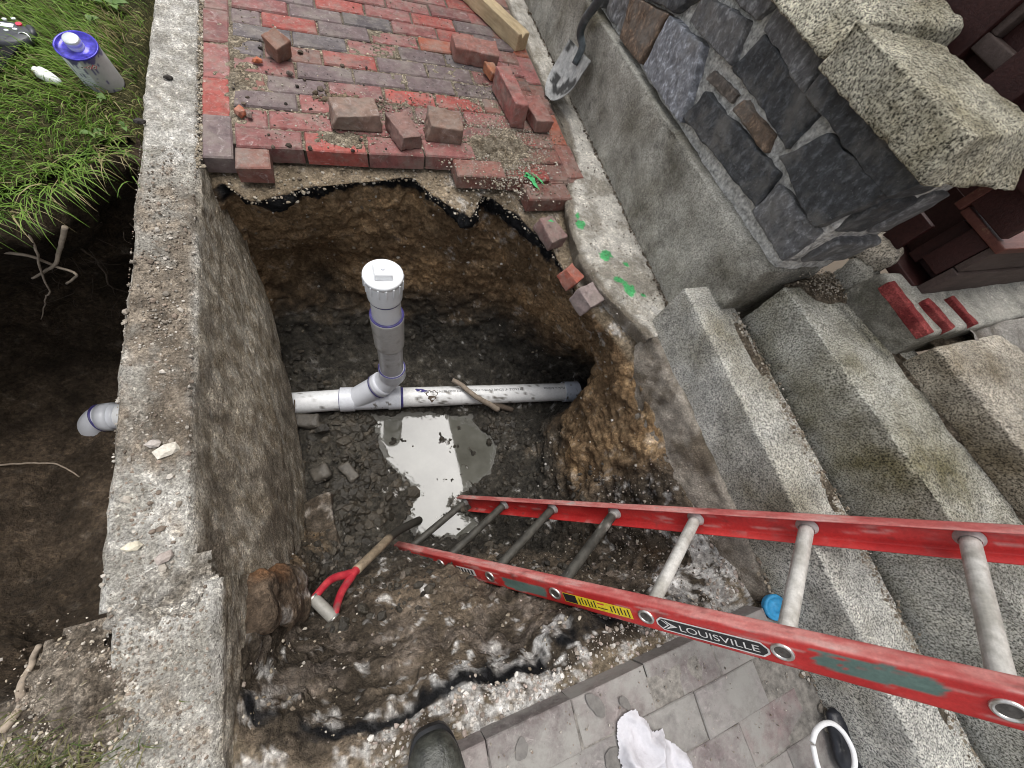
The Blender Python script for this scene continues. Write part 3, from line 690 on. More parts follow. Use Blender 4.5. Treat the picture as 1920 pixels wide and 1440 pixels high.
n2 = fbm(P, 25, 4, 207); dirt = lerp((.10, .08, .058), (.20, .17, .135), sstep(-.4, .4, n2)); gr = lerp((.05, .05, .02), (.09, .085, .035), sstep(-.4, .4, n2))
c = lerp(dirt, gr, sstep(-.6, -.3, P[:, 1]))
mesh_obj('lawn_ground', P, F[keep], M['dirt'], col=c, kind='structure', label='lawn soil and bare dirt behind the stone kerb')
# deep ground below everything
s = 30.0
mesh_obj('ground', [(-s, -s, -1.7), (s, -s, -1.7), (s, s, -1.7), (-s, s, -1.7)], [[0, 1, 2, 3]], plain('deep_earth', (.06, .045, .03), .95), smooth=False, kind='structure')

# ---------------------------------------------------------------- stone kerb (two long blocks)
def kerb(y0, y1, xl, xr, zb, n_y, seed, name, label, bulge=0.0):
    ys = np.linspace(y0, y1, n_y); sec = []
    def sect(y):
        b = zb(y); L = []
        for z in np.linspace(b, -.012, 34): L.append((xl, z, 0))
        for a in (.35, .8): L.append((xl + .010 * a, -.012 + .012 * a, 0))
        for x in np.linspace(xl + .010, xr - .010, 30): L.append((x, 0, 0))
        for a in (.3, .7): L.append((xr - .010 * (1 - a), -.012 * a, 0))
        for z in np.linspace(-.014, b, 70): L.append((xr + bulge * sstep(0, -.55, z), z, 0))
        for x in np.linspace(xr + bulge, xl, 12)[1:-1]: L.append((x, b, 0))
        return L
    V = []
    for y in ys:
        for (x, z, _) in sect(y): V.append((x, y, z))
    V = np.array(V); m = len(V) // n_y
    F = [[i * m + k, i * m + (k + 1) % m, (i + 1) * m + (k + 1) % m, (i + 1) * m + k] for i in range(n_y - 1) for k in range(m)]
    F.append(list(range(m))[::-1]); F.append([(n_y - 1) * m + k for k in range(m)])
    Fq = np.array([f for f in F if len(f) == 4]); N = vnormals(V, Fq)
    topm = sstep(-.02, -.004, V[:, 2]); face = 1 - topm
    d = .006 * fbm(V, 4, 3, seed) + .004 * fbm(V, 20, 3, seed + 5) + .003 * fbm(V, 90, 3, seed + 9)
    d += face * (.012 * fbm(V * [1, 1.3, .6], 4, 3, seed + 12) + .006 * (billow(V, 12, 3, seed + 14) - .3) + .003 * fbm(V, 45, 3, seed + 16))
    d += topm * (.004 * (billow(V, 45, 2, seed + 20) - .3))
    V = V + N * d[:, None]
    n1 = fbm(V, 4, 4, seed + 30); n2 = fbm(V, 24, 4, seed + 33); n3 = fbm(V, 90, 3, seed + 36)
    top_c = lerp((.34, .32, .28), (.58, .56, .52), sstep(-.5, .5, n2 + .7 * n3))
    dirt = lerp((.12, .092, .065), (.27, .22, .165), sstep(-.4, .5, n2 + .5 * n3))
    mid = sstep(.0, -.25, V[:, 1]) * sstep(-1.12, -.95, V[:, 1])
    dm = np.clip(sstep(-.25, .30, n1 + .6 * n2 + .3 * n3 + .80 * mid - .50) * .9, 0, 1)
    c = lerp(top_c, dirt, dm * topm)
    st = fbm(V * [1, 1.2, .45], 20, 4, seed + 60); n4 = fbm(V, 55, 4, seed + 63, .65)
    fc = lerp((.27, .225, .165), (.58, .525, .44), sstep(-.5, .5, .4 * n1 + .6 * st + .9 * n4 + .5 * n3))
    fc = lerp(fc, (.11, .085, .06), sstep(.12, .38, n1 + .5 * st + .3 * n4) * .75 * sstep(-.03, -.10, V[:, 2]))
    fc = lerp(fc, (.60, .57, .51), sstep(.28, .45, n4 - .3 * n1 + .3 * n3) * .6)
    c = lerp(c, fc, face)
    edge = np.exp(-((V[:, 0] - xr) / .012) ** 2) * sstep(-.05, -.005, V[:, 2])
    c = lerp(c, (.50, .48, .44), edge * sstep(-.3, .3, n2) * .8)
    return mesh_obj(name, V, F, M['curb'], col=c, label=label, cat='kerb')
cV = [(-.15, .12), (-.15, .10), (-.30, -.12), (-.62, -.30), (-.78, -.50), (-.93, -.85), (-1.04, -1.28)]
kz = lambda y: float(np.interp(-y, [-.2, .05, .15, .30, .50, .85, 1.30], [-.25, -.28, -.36, -.60, -.77, -.93, -1.04]))
kerb(2.4, -1.292, -.243, -.097, kz, 250, 301, 'stone_kerb', 'long rough grey stone kerb standing between the pit and the trench', .055)
kerb(-1.283, -2.6, -.225, -.050, lambda y: -.34, 90, 341, 'stone_kerb', 'second kerb stone butting the long kerb, half covered in dirt', .01)

# ---------------------------------------------------------------- brick paving
def brick_mesh(name, L, W_, H, ch, seed, mat):
    r = np.random.default_rng(seed)
    V = []; 
    for sz in (0, 1):
        for (sx, sy) in ((-1, -1), (1, -1), (1, 1), (-1, 1)):
            x, y = sx * L / 2, sy * W_ / 2; z = 0 if sz else -H
            j = r.uniform(-.0022, .0022, 3)
            if sz:
                V.append((x + j[0], y + j[1], z - ch * 1.0)); V.append((x - sx * ch + j[0], y - sy * ch + j[1], z + j[2] * .6))
            else: V.append((x + j[0], y + j[1], z))
    # vertices: bottom 0..3, then pairs (side, top)
    b = [0, 1, 2, 3]; s = [4, 6, 8, 10]; t = [5, 7, 9, 11]
    F = [[t[0], t[1], t[2], t[3]], b[::-1]]
    for k in range(4):
        k2 = (k + 1) % 4
        F.append([b[k], b[k2], s[k2], s[k]]); F.append([s[k], s[k2], t[k2], t[k]])
    return make_mesh(name, V, F, mat, smooth=False)
BL, BW, BH = .205, .097, .056
full = [brick_mesh('brick', BL - .008, BW - .006, BH, .0045, k, M['brick']) for k in range(6)]
half = [brick_mesh('brick', BL / 2 - .006, BW - .005, BH, .0045, 20 + k, M['brick']) for k in range(3)]
side = [brick_mesh('brick', .083, BL - .006, BH, .0045, 30 + k, M['brick']) for k in range(3)]
fullm = [brick_mesh('brick', BL - .0025, BW - .0022, BH, .0022, 40 + k, M['brick_muddy']) for k in range(5)]
CB = {'r': (.30, .072, .058), 'o': (.32, .095, .055), 'p': (.19, .075, .070), 'k': (.235, .088, .080), 'g': (.135, .098, .098), 'd': (.10, .085, .088), 'b': (.20, .085, .066)}
path = empty('brick_path', (0, 0, 0), kind='structure', label='red and purple brick path laid in running bond')
near_pav = empty('near_brick_paving', (0, -1.75, 0), kind='structure', label='grey muddy brick paving beside the pit')
def put_brick(parent, me, x, y, col, z=0.0, rz=0.0):
    o = bpy.data.objects.new('brick', me); COL.objects.link(o); o.parent = parent
    w = world_off(parent)
    o.location = (x - w[0] + random.uniform(-.0015, .0015), y - w[1] + random.uniform(-.0015, .0015), z - w[2] + random.uniform(-.003, .003))
    o.rotation_euler = (random.uniform(-.010, .010), random.uniform(-.010, .010), rz + random.uniform(-.008, .008))
    j = random.uniform(.85, 1.15)
    o.color = (col[0] * j, col[1] * j, col[2] * j, 1)
    return o
ROWC = {0: 'prkkbb', 1: 'pkkkkrb', 2: 'gkppkb', 3: 'bgprrbb', 4: 'kggggb', 5: 'dbrggkb', 6: 'ddkgdkb', 7: 'grgkokb', 8: 'pgdkrgb', 9: 'ggrkrgb', 10: 'ppkkpkb', 11: 'grpkkrb'}
for v in range(-1, 24):
    odd = v % 2
    y = (v + .5) * BW
    start = -1 if odd else 0
    pal = ROWC.get(v, None); n = 0
    for u in range(start, 12, 2):
        x0, x1 = max(u, 0) * BL / 2, min(u + 2, 11.5) * BL / 2
        ck = pal[n] if pal and n < len(pal) else random.choice('rppkkggdbbo'); n += 1
        if x1 - x0 < .05: continue
        if v == -1:
            if x0 < .01: ck = 'b'
            elif x0 < .60: continue
            else: ck = 'rbb'[n % 3]
        me = random.choice(half) if x1 - x0 < .15 else random.choice(full)
        put_brick(path, me, (x0 + x1) / 2, y, CB[ck])
for k, (y, ck) in enumerate([(.045, 'g'), (.235, 'r'), (.43, 'k'), (.64, 'p'), (.85, 'p'), (1.06, 'g'), (1.27, 'k'), (1.48, 'p'), (1.69, 'r'), (1.9, 'g'), (2.11, 'k')]):
    put_brick(path, side[k % 3], -.046, y, CB[ck])
for k, y in enumerate(np.arange(.02, 2.2, .208)):
    put_brick(path, side[k % 3], 1.232, y, CB['bobkopbopbk'[k]])
# bricks of the broken right-hand corner
for (x, y, ck, rz) in ((1.08, -.155, 'b', 0.05), (1.20, -.06, 'b', .1)):
    put_brick(path, random.choice(full if ck == 'b' else half), x, y, CB[ck], -.004, rz)
# sand joint fill
sandm = plain('joint_sand', (.115, .094, .072), .95, grain=.4, gscale=60, bstr=.8, bscale=90, bdist=.006)
V, F = hexa(box8(-.095, 1.29, .02, 2.4, -.10, -.007), .05, .004, .0015, 40, 5)
mesh_obj('sand_bed', V, F, sandm, path)
# near paving
CN = [(.21, .18, .172), (.17, .14, .138), (.22, .20, .192), (.17, .145, .14), (.19, .145, .14), (.20, .185, .175)]
offs = [.622, .726, .614, .72, .63, .73, .61, .72]
for r in range(8):
    y = -1.737 - (r + .5) * .0955
    k = 0
    for x0 in np.arange(offs[r] - BL * 4, 1.33, BL):
        if x0 + BL < -.02: continue
        if x0 + BL > 1.335: continue
        put_brick(near_pav, fullm[(r * 3 + k) % 5], x0 + BL / 2, y, CN[(r * 5 + k * 3) % 6], 0, 0); k += 1
V, F = hexa(box8(-.04, 1.36, -2.55, -1.765, -.10, -.0035), .03, .004, .0018, 40, 6)
mesh_obj('mud_bed', V, F, plain('joint_mud', (.20, .185, .165), .9, grain=.5, gscale=60, bstr=.8, bscale=90, bdist=.006), near_pav)

# ---------------------------------------------------------------- concrete strip along the slab, with green paint
ya = np.concatenate([np.linspace(2.4, .32, 60)[:-1], np.linspace(.32, -.86, 240)])
LE = np.array([(1.276, 2.5), (1.278, .45), (1.300, .277), (1.262, .032), (1.175, -.13), (1.115, -.358), (1.105, -.50), (1.165, -.688), (1.225, -.79), (1.27, -.88)])
def left_edge(y): return np.interp(-y, -LE[:, 1], LE[:, 0])
nu = 64; V = []
for y in ya:
    xl = left_edge(y)
    for k in range(10): V.append((xl + .03 - .03 * (k / 9), y, -.13 + .125 * k / 9))
    for k in range(nu): V.append((xl + (1.43 - xl) * (k + 1) / nu, y, 0))
V = np.array(V); m = nu + 10; n = len(ya)
F = np.array([[i * m + k, (i + 1) * m + k, (i + 1) * m + k + 1, i * m + k + 1] for i in range(n - 1) for k in range(m - 1)])
N = vnormals(V, F); n1 = fbm(V, 9, 4, 401); n2 = fbm(V, 40, 3, 403); n3 = fbm(V, 120, 3, 407)
ed = sstep(.06, .0, V[:, 0] - left_edge(V[:, 1]))
V = V + N * ((.004 * n1 + .002 * n2 + .0012 * n3) + ed * (.016 * fbm(V, 18, 3, 411)))[:, None]
V[:, 2] -= .012 * ed
c = lerp((.33, .30, .25), (.62, .585, .52), sstep(-.5, .5, n1 + .6 * n2 + .5 * n3))
c = lerp(c, (.16, .13, .095), sstep(.1, .6, ed + .5 * n1 - .3) * .8)
c = lerp(c, (.62, .60, .56), sstep(.15, .5, n1 + .3 * n2) * np.exp(-((V[:, 1] + .70) / .12) ** 2) * .9)
c = lerp(c, (.15, .12, .09), sstep(1.385, 1.41, V[:, 0]) * .8)
gm = -9.0 * np.ones(len(V))
for (px, py, rx, ry) in ((1088, 418, .018, .03), (1135, 480, .028, .032), (1175, 495, .018, .018), (1180, 540, .030, .034), (1160, 525, .02, .02), (1205, 553, .012, .012), (1083, 405, .012, .016)):
    q = gz(px, py, 0); gm = np.maximum(gm, 1.2 - np.sqrt(((V[:, 0] - q[0]) / rx) ** 2 + ((V[:, 1] - q[1]) / ry) ** 2))
c = lerp(c, (.06, .40, .13), sstep(.35, .5, gm + .75 * n2 + .35 * n3) * .92)
apron = mesh_obj('concrete_strip', V, F, M['concrete'], col=c, kind='structure', label='broken concrete strip with green paint marks beside the slab')

# ---------------------------------------------------------------- foundation slab, steps
def block(name, corners, res, r, mat, parent=None, amp=.004, freq=14, seed=1, amp2=.004, freq2=4, chip=.012, **t):
    V, F = hexa(corners, res, r, amp, freq, seed, 4, amp2, freq2, chip)
    return mesh_obj(name, V, F, mat, parent, **t)
zt = lambda y: .328 - .038 * y
c8 = [(1.40, -.885, -.25), (1.66, -.885, -.25), (1.40, 2.6, -.25), (1.66, 2.6, -.25), (1.40, -.875, zt(-.885)), (1.66, -.875, zt(-.885)), (1.405, 2.6, zt(2.6)), (1.66, 2.6, zt(2.6))]
block('foundation_slab', c8, .020, .009, M['slab'], amp=.007, freq=18, seed=501, amp2=.006, freq2=3, label='long tall grey granite slab under the dark stone wall', cat='slab')
footing_c = [(1.235, -1.74, -.26), (1.44, -1.74, -.26), (1.225, -.835, -.26), (1.44, -.835, -.26), (1.282, -1.74, .0), (1.44, -1.74, .0), (1.272, -.835, .0), (1.44, -.835, .0)]
V, F = hexa(footing_c, .009, .02, .012, 22, 505, 5, .014, 6)
n1 = fbm(V, 7, 4, 506); n2 = fbm(V, 40, 3, 507)
c = lerp((.15, .122, .092), (.35, .31, .26), sstep(-.5, .5, n1 + .8 * n2))
mesh_obj('step_footing', V, F, M['concrete'], col=c, label='rough brown concrete footing below the lowest granite step', cat='footing')
def step(xb, xn, x1, ye, zb, zn_e, zn_f, seed, mat, label, r=.006):
    yf = -3.0
    c8 = [(xb, yf, zb), (x1, yf, zb), (xb, ye - .01, zb), (x1, ye, zb), (xn, yf, zn_f), (x1, yf, zn_f), (xn, ye, zn_e), (x1, ye, zn_e)]
    return block('granite_step', c8, .014, r, mat, amp=.0018, freq=30, seed=seed, amp2=.002, freq2=5, chip=.007, label=label, cat='step')
step(1.292, 1.302, 1.472, -.785, -.12, .183, .190, 511, M['granite_step'], 'lowest pale speckled granite step beside the pit and paving')
step(1.506, 1.502, 1.86, -.905, .02, .328, .48, 521, M['granite_mossy'], 'second granite step with an olive stained riser')
step(1.762, 1.722, 2.10, -1.205, .25, .448, .58, 531, M['granite_tan'], 'third tan granite step below the landing', .014)
# landing
xs = np.linspace(1.93, 3.2, 60); ys = np.linspace(-3.0, -1.17, 90)
X, Y = np.meshgrid(xs, ys, indexing='ij'); V = np.stack([X.ravel(), Y.ravel(), 0 * X.ravel()], 1)
n1 = fbm(V, 7, 4, 541); n2 = fbm(V, 30, 4, 543)
V[:, 2] = .44 + .03 * n1 + .012 * n2 - .05 * (V[:, 1] + 1.2) * .6
idx = np.arange(len(V)).reshape(60, 90); F = np.stack([idx[:-1, :-1], idx[1:, :-1], idx[1:, 1:], idx[:-1, 1:]], -1).reshape(-1, 4)
c = lerp((.14, .12, .10), (.36, .34, .31), sstep(-.4, .5, n1 + n2))
mesh_obj('landing_rubble', V, F, M['concrete'], col=c, kind='structure', label='rough broken concrete behind the third granite step')
# dirt smeared over the bricks
def smear(cx, cy, rx, ry, top, seed, label, colA=(.17, .135, .095), colB=(.33, .28, .21), clip=True):
    nx, ny = int(rx * 2 / .006), int(ry * 2 / .006); X, Y = np.meshgrid(np.linspace(cx - rx, cx + rx, nx), np.linspace(cy - ry, cy + ry, ny), indexing='ij')
    V = np.stack([X.ravel(), Y.ravel(), 0 * X.ravel()], 1); n1 = fbm(V, 11, 4, seed, .6); n2 = fbm(V, 60, 4, seed + 3)
    rad = np.sqrt(((V[:, 0] - cx) / rx) ** 2 + ((V[:, 1] - cy) / ry) ** 2)
    h = .75 - rad + .75 * n1 + .25 * n2; V[:, 2] = np.clip(-.006 + top * np.clip(h, -1, .8) + .003 * n2, -.02, .05)
    idx = np.arange(len(V)).reshape(nx, ny); F = np.stack([idx[:-1, :-1], idx[1:, :-1], idx[1:, 1:], idx[:-1, 1:]], -1).reshape(-1, 4); fy = V[F][:, :, 1].min(1); fx_ = V[F][:, :, 0].min(1); F = F[(V[F][:, :, 2].max(1) > -.008) & ((not clip) | (fy > np.where((fx_ > .70) & (fx_ < 1.13), -.088, .006)))]
    use = np.unique(F); rm = np.zeros(len(V), int); rm[use] = np.arange(len(use)); V = V[use]; c = lerp(colA, colB, sstep(-.4, .4, n2[use] + .3 * n1[use]))
    mesh_obj('soil_smear', V, rm[F], M['dirt'], col=c, kind='stuff', label=label, cat='soil')
smear(.94, .06, .24, .20, .026, 1201, 'brown soil heap spread over the front bricks'); smear(1.05, .34, .16, .20, .016, 1211, 'thin soil smear around the long loose brick')
smear(.40, .24, .26, .12, .014, 1221, 'thin sandy smear around the brick bats'); smear(.02, .45, .12, .40, .012, 1231, 'thin dirt over the edge course beside the kerb'); smear(.60, .55, .45, .35, .009, 1241, 'faint dusty soil film on the path')
smear(.32, .06, .30, .07, .010, 1251, 'thin soil film on the front row of bricks')
smear(-.13, -1.29, .11, .085, .030, 1261, 'crumbled rubble over the kerb joint', (.26, .23, .19), (.50, .47, .42), False)
smear(-.24, -1.44, .10, .14, .030, 1271, 'brown soil spilling over the second kerb stone', (.13, .105, .08), (.27, .23, .185), False)
# dirt packed in the joints of the steps
def dirt_strip(x0, x1, y0, y1, z, seed, zslope=0.0, bow=.008, nx=14, name='joint_dirt', parent=None):
    ny = int(abs(y1 - y0) / .012); X, Y = np.meshgrid(np.linspace(x0, x1, nx), np.linspace(y0, y1, ny), indexing='ij')
    V = np.stack([X.ravel(), Y.ravel(), 0 * X.ravel()], 1); n1 = fbm(V, 12, 3, seed); n2 = fbm(V, 50, 3, seed + 3)
    eu = np.minimum((V[:, 0] - x0), (x1 - V[:, 0])) / (x1 - x0) * 2; ev = np.minimum(np.abs(V[:, 1] - y0), np.abs(V[:, 1] - y1))
    V[:, 2] = z + zslope * (V[:, 1] - y0) + bow * n1 + .005 * n2 - .03 * sstep(.55, .0, eu + .5 * n1) - .03 * sstep(.06, .0, ev + .03 * n1)
    idx = np.arange(len(V)).reshape(nx, ny); F = np.stack([idx[:-1, :-1], idx[1:, :-1], idx[1:, 1:], idx[:-1, 1:]], -1).reshape(-1, 4)
    c = lerp((.085, .065, .045), (.19, .155, .115), sstep(-.4, .4, n2 + .5 * n1))
    return mesh_obj(name, V, F, M['dirt'], parent, col=c, kind='stuff', label=None)
d1 = dirt_strip(1.418, 1.476, -.90, -3.0, .184, 551); tag(d1, 'brown dirt packed behind the lowest step', 'dirt')
d2 = dirt_strip(1.56, 1.80, -.86, -1.02, .345, 555, 0, .02, 24); tag(d2, 'grit heap in the corner of the second step', 'dirt')
d3 = dirt_strip(1.72, 1.80, -.96, -3.0, .336, 557, -.075, .008); tag(d3, 'dirt line at the back of the second step', 'dirt')
d4 = dirt_strip(1.84, 2.12, -1.12, -1.26, .415, 559, 0, .02, 24); tag(d4, 'damp dirt between striped block and third step', 'dirt')

# ---------------------------------------------------------------- striped concrete block with inset bricks
sb = empty('threshold_block', (1.95, -1.06, .34), label='worn concrete threshold block with three red bars on top', cat='threshold block')
c8 = [(1.745, -1.185, .325), (2.60, -1.185, .325), (1.705, -.945, .325), (2.60, -.945, .325), (1.722, -1.172, .452), (2.60, -1.165, .47), (1.712, -.965, .452), (2.60, -.965, .47)]
V, F = hexa(c8, .012, .014, .005, 18, 561, 4, .008, 6)
n1 = fbm(V, 8, 4, 562); n2 = fbm(V, 40, 3, 563)
c = lerp((.19, .18, .145), (.40, .38, .33), sstep(-.5, .5, n1 + .5 * n2)); c = lerp(c, (.55, .54, .50), sstep(.445, .46, V[:, 2]) * .4)
mesh_obj('concrete_body', V, F, M['concrete'], sb, col=c)
for k, (a, b_, w) in enumerate((((1672, 527), (1748, 624), .030), ((1738, 560), (1790, 615), .030), ((1785, 555), (1832, 608), .026))):
    p, q = gz(*a, .470), gz(*b_, .470); d = q - p; L = np.linalg.norm(d); d /= L; nrm = np.array([-d[1], d[0], 0])
    pts = [p - nrm * w / 2, p + nrm * w / 2, q - nrm * w / 2, q + nrm * w / 2]
    c8 = [np.array(x) + (0, 0, z) for z in (-.03, .0) for x in pts]
    V, F = hexa(c8, .008, .003, .0025, 60, 570 + k)
    cc = lerp((.20, .035, .035), (.33, .075, .070), sstep(-.4, .5, fbm(V, 40, 3, 575 + k)))
    mesh_obj('red_bar', V, F, M['concrete'], sb, col=cc)
# granite lumps beside it
def lump(name, cen, dims, seed, mat, label, cat, rz=0, amp=.012, parent=None, tilt=0, res=.012, rr=.35):
    V, F = box_grid(dims, res, min(dims) * rr)
    N = vnormals(V, F); V = V + N * (amp * fbm(V, 1.6 / max(dims) * 2, 3, seed) + amp * .4 * fbm(V, 40, 3, seed + 2))[:, None]
    ca, sa = math.cos(rz), math.sin(rz); ct, st = math.cos(tilt), math.sin(tilt)
    V = V @ np.array([[1, 0, 0], [0, ct, st], [0, -st, ct]]); V = V @ np.array([[ca, sa, 0], [-sa, ca, 0], [0, 0, 1]])
    return mesh_obj(name, V + np.array(cen), F, mat, parent, label=label, cat=cat)
p = gz(1643, 475, .43)
lump('granite_lump', p, (.12, .11, .09), 581, M['granite_tan'], 'square granite lump wedged between stone pier and wooden box', 'stone', .3)
p = gz(1605, 520, .37)
lump('granite_lump', p, (.10, .10, .09), 583, M['slab'], 'grey mortar lump behind the second step beside the slab', 'stone', .1)

# ---------------------------------------------------------------- dark stone wall on the slab
wall = empty('stone_wall', (1.55, .3, .33), label='dark rubble stone wall with pale mortar on the granite slab', cat='wall')
V, F = hexa([(1.452, -.862, .34), (1.69, -.862, .34), (1.452, 2.6, .20), (1.69, 2.6, .20), (1.456, -.885, .715), (1.69, -.885, .715), (1.456, 2.6, .72), (1.69, 2.6, .72)], .010, .015, .009, 30, 601, 4, .006, 8)
mesh_obj('mortar', V, F, M['mortar'], wall)
DK, SL, GR, RU, BR = (.075, .079, .085), (.34, .35, .385), (.20, .20, .205), (.21, .145, .10), (.19, .16, .135)
STN = [  # (bottom-far, top-far, top-near, bottom-near) in (y, z)
 ([(.086, .352), (.075, .50), (-.13, .527), (-.232, .365)], SL), ([(-.232, .378), (-.248, .462), (-.645, .497), (-.672, .424)], DK),
 ([(-.284, .562), (-.313, .645), (-.600, .637), (-.602, .556)], DK), ([(-.628, .538), (-.680, .632), (-.885, .645), (-.842, .508)], DK),
 ([(-.690, .410), (-.680, .485), (-.855, .500), (-.858, .400)], GR), ([(-.560, .655), (-.550, .696), (-.925, .712), (-.895, .655)], DK),
 ([(-.39, .508), (-.40, .530), (-.545, .535), (-.566, .515)], RU), ([(-.211, .490), (-.225, .508), (-.350, .524), (-.345, .503)], BR),
 ([(-.02, .545), (-.02, .60), (-.225, .640), (-.272, .565)], GR), ([(-.30, .664), (-.30, .712), (-.50, .716), (-.53, .650)], GR),
 ([(.30, .335), (.34, .435), (.10, .500), (.125, .352)], RU), ([(.06, .655), (.06, .715), (-.27, .715), (-.25, .665)], GR),
 ([(.50, .330), (.50, .47), (.37, .44), (.33, .335)], GR), ([(.30, .47), (.30, .56), (.02, .58), (.09, .53)], DK), ([(.32, .60), (.32, .70), (.09, .70), (.03, .61)], GR),
 ([(.80, .32), (.80, .45), (.53, .46), (.53, .33)], DK), ([(.72, .49), (.72, .70), (.36, .70), (.36, .50)], SL), ([(1.2, .31), (1.2, .46), (.84, .46), (.84, .32)], GR),
 ([(1.15, .50), (1.15, .70), (.76, .70), (.76, .49)], DK), ([(1.6, .30), (1.6, .47), (1.24, .47), (1.24, .31)], SL), ([(1.65, .50), (1.65, .70), (1.19, .70), (1.19, .51)], GR)]
for k, (q, colr) in enumerate(STN):
    qa = np.array(q); ce = qa.mean(0); qa = qa + .008 * np.sign(qa - ce)
    V, F = hexa(quad_prism(qa.tolist(), 1.420 + .020 * ((k * 7) % 5) / 4, 1.50), .008, .006, .006, 34, 610 + k, 5, .008, 11)
    o = mesh_obj('stone', V, F, M['stone'], wall); o.color = (*colr, 1)
for k, (x0, x1, z0, z1) in enumerate(((1.50, 1.69, .40, .50), (1.46, 1.58, .52, .64), (1.60, 1.69, .52, .66))):     # end of the wall
    V, F = hexa([(x0, -.88, z0), (x1, -.88, z0), (x0, -.80, z0), (x1, -.80, z0), (x0, -.898, z1), (x1, -.898, z1), (x0, -.80, z1), (x1, -.80, z1)], .011, .010, .005, 26, 650 + k, 4, .007, 9)
    o = mesh_obj('stone', V, F, M['stone'], wall); o.color = (*(GR, DK, GR)[k], 1)
# rough granite cap stones
c8 = [(1.375, -.945, .712), (1.70, -.965, .725), (1.378, -.560, .705), (1.66, -.590, .71), (1.378, -.925, .802), (1.69, -.880, .812), (1.376, -.556, .797), (1.62, -.602, .81)]
V, F = hexa(c8, .007, .008, .0045, 60, 661, 4, .004, 9, .012)
mesh_obj('cap_stone', V, F, M['granite_cap'], wall, label='speckled granite cap stone with bright top edge')
c8 = [(1.385, -.545, .715), (1.72, -.585, .73), (1.39, .30, .71), (1.74, .30, .72), (1.44, -.545, .800), (1.70, -.575, .845), (1.44, .30, .86), (1.72, .30, .88)]
V, F = hexa(c8, .008, .018, .008, 40, 671, 4, .016, 9)
mesh_obj('cap_stone', V, F, M['granite_cap'], wall, label='rock faced granite cap stone')

# ---------------------------------------------------------------- brown wooden panelling and box
wp = empty('wooden_panelling', (1.80, -.5, .66), label='dark brown framed wooden panelling behind the granite cap stones', cat='panelling')
def board(name, b, parent, mat, r=.004, seed=0, **t):
    V, F = hexa(box8(*b), .03, r, .0015, 12, 700 + seed)
    return mesh_obj(name, V, F, mat, parent, **t)
board('panel', (1.795, 1.83, -1.02, 1.2, .64, 1.10), wp, M['painted_wood'], seed=1)
board('stile', (1.745, 1.79, -.592, .60, .66, 1.10), wp, M['painted_wood'], seed=2)
board('stile', (1.742, 1.79, -.770, -.682, .66, 1.10), wp, M['painted_wood'], seed=3)
board('rail', (1.752, 1.79, -.682, -.592, .812, .846), wp, M['grey_wood'], seed=4)
board('rail', (1.758, 1.79, -.612, -.592, .846, 1.10), wp, M['grey_wood'], seed=5)
board('stile', (1.748, 1.79, -.98, -.86, .72, 1.10), wp, M['painted_wood'], seed=6)
bx = empty('wooden_box', (2.1, -.95, .45), label='brown wooden box frame with peeling lid beside the striped threshold block', cat='box')
board('lid_board', (1.800, 2.90, -1.045, -.905, .615, .634), bx, M['peeling_wood'], .003, 7)
board('upper_board', (1.790, 2.90, -.903, -.880, .620, .685), bx, M['peeling_wood'], .003, 8)
board('front_board', (1.812, 2.90, -1.040, -1.020, .540, .614), bx, M['grey_wood'], .003, 9)
board('front_board', (1.808, 2.90, -1.048, -1.022, .445, .538), bx, M['grey_wood'], .003, 10)
board('back_board', (1.90, 1.92, -1.02, -.70, .42, .615), bx, M['painted_wood'], .003, 11)
board('side_board', (1.815, 1.835, -1.018, -.955, .500, .612), bx, M['painted_wood'], .003, 12)
board('side_board', (1.850, 1.870, -.950, -.915, .470, .600), bx, M['painted_wood'], .003, 13)
board('side_board', (1.800, 1.820, -.900, -.840, .430, .560), bx, M['painted_wood'], .003, 14)
board('sill_board', (1.790, 1.900, -1.020, -.840, .430, .462), bx, M['painted_wood'], .003, 15)
# tall clapboard wall of the house above (seen only mirrored in the puddle)
def clap(x, y0, y1, zs, n):
    V = []; F = []
    for k in range(n):
        z0, z1 = zs + k * .155, zs + (k + 1) * .155; b = len(V)
        V += [(x, y0, z0), (x, y1, z0), (x + .03, y1, z1), (x + .03, y0, z1), (x + .03, y0, z0), (x + .03, y1, z0)]
        F += [[b, b + 1, b + 2, b + 3], [b, b + 4, b + 5, b + 1]]
    return V, F
hw = empty('house_wall', (1.9, 0, 1.08), label='tall clapboard house wall rising above the wooden panelling', cat='house')
mesh_obj('siding', *clap(1.80, -1.02, 6, 1.08, 29), M['siding'], hw, smooth=False)
mesh_obj('siding', *clap(2.62, -6, -1.06, .42, 33), M['siding'], hw, smooth=False)
V, F = hexa(box8(1.84, 2.0, -1.02, 6, 1.08, 5.6), .8, .01); mesh_obj('wall_core', V, F, M['siding'], hw, smooth=False)
V, F = hexa(box8(2.66, 2.8, -6, -1.06, .40, 5.6), .8, .01); mesh_obj('wall_core', V, F, M['siding'], hw, smooth=False)
V, F = hexa(box8(1.805, 2.66, -1.055, -1.025, 1.08, 5.6), .8, .01); mesh_obj('jamb', V, F, M['siding'], hw, smooth=False)

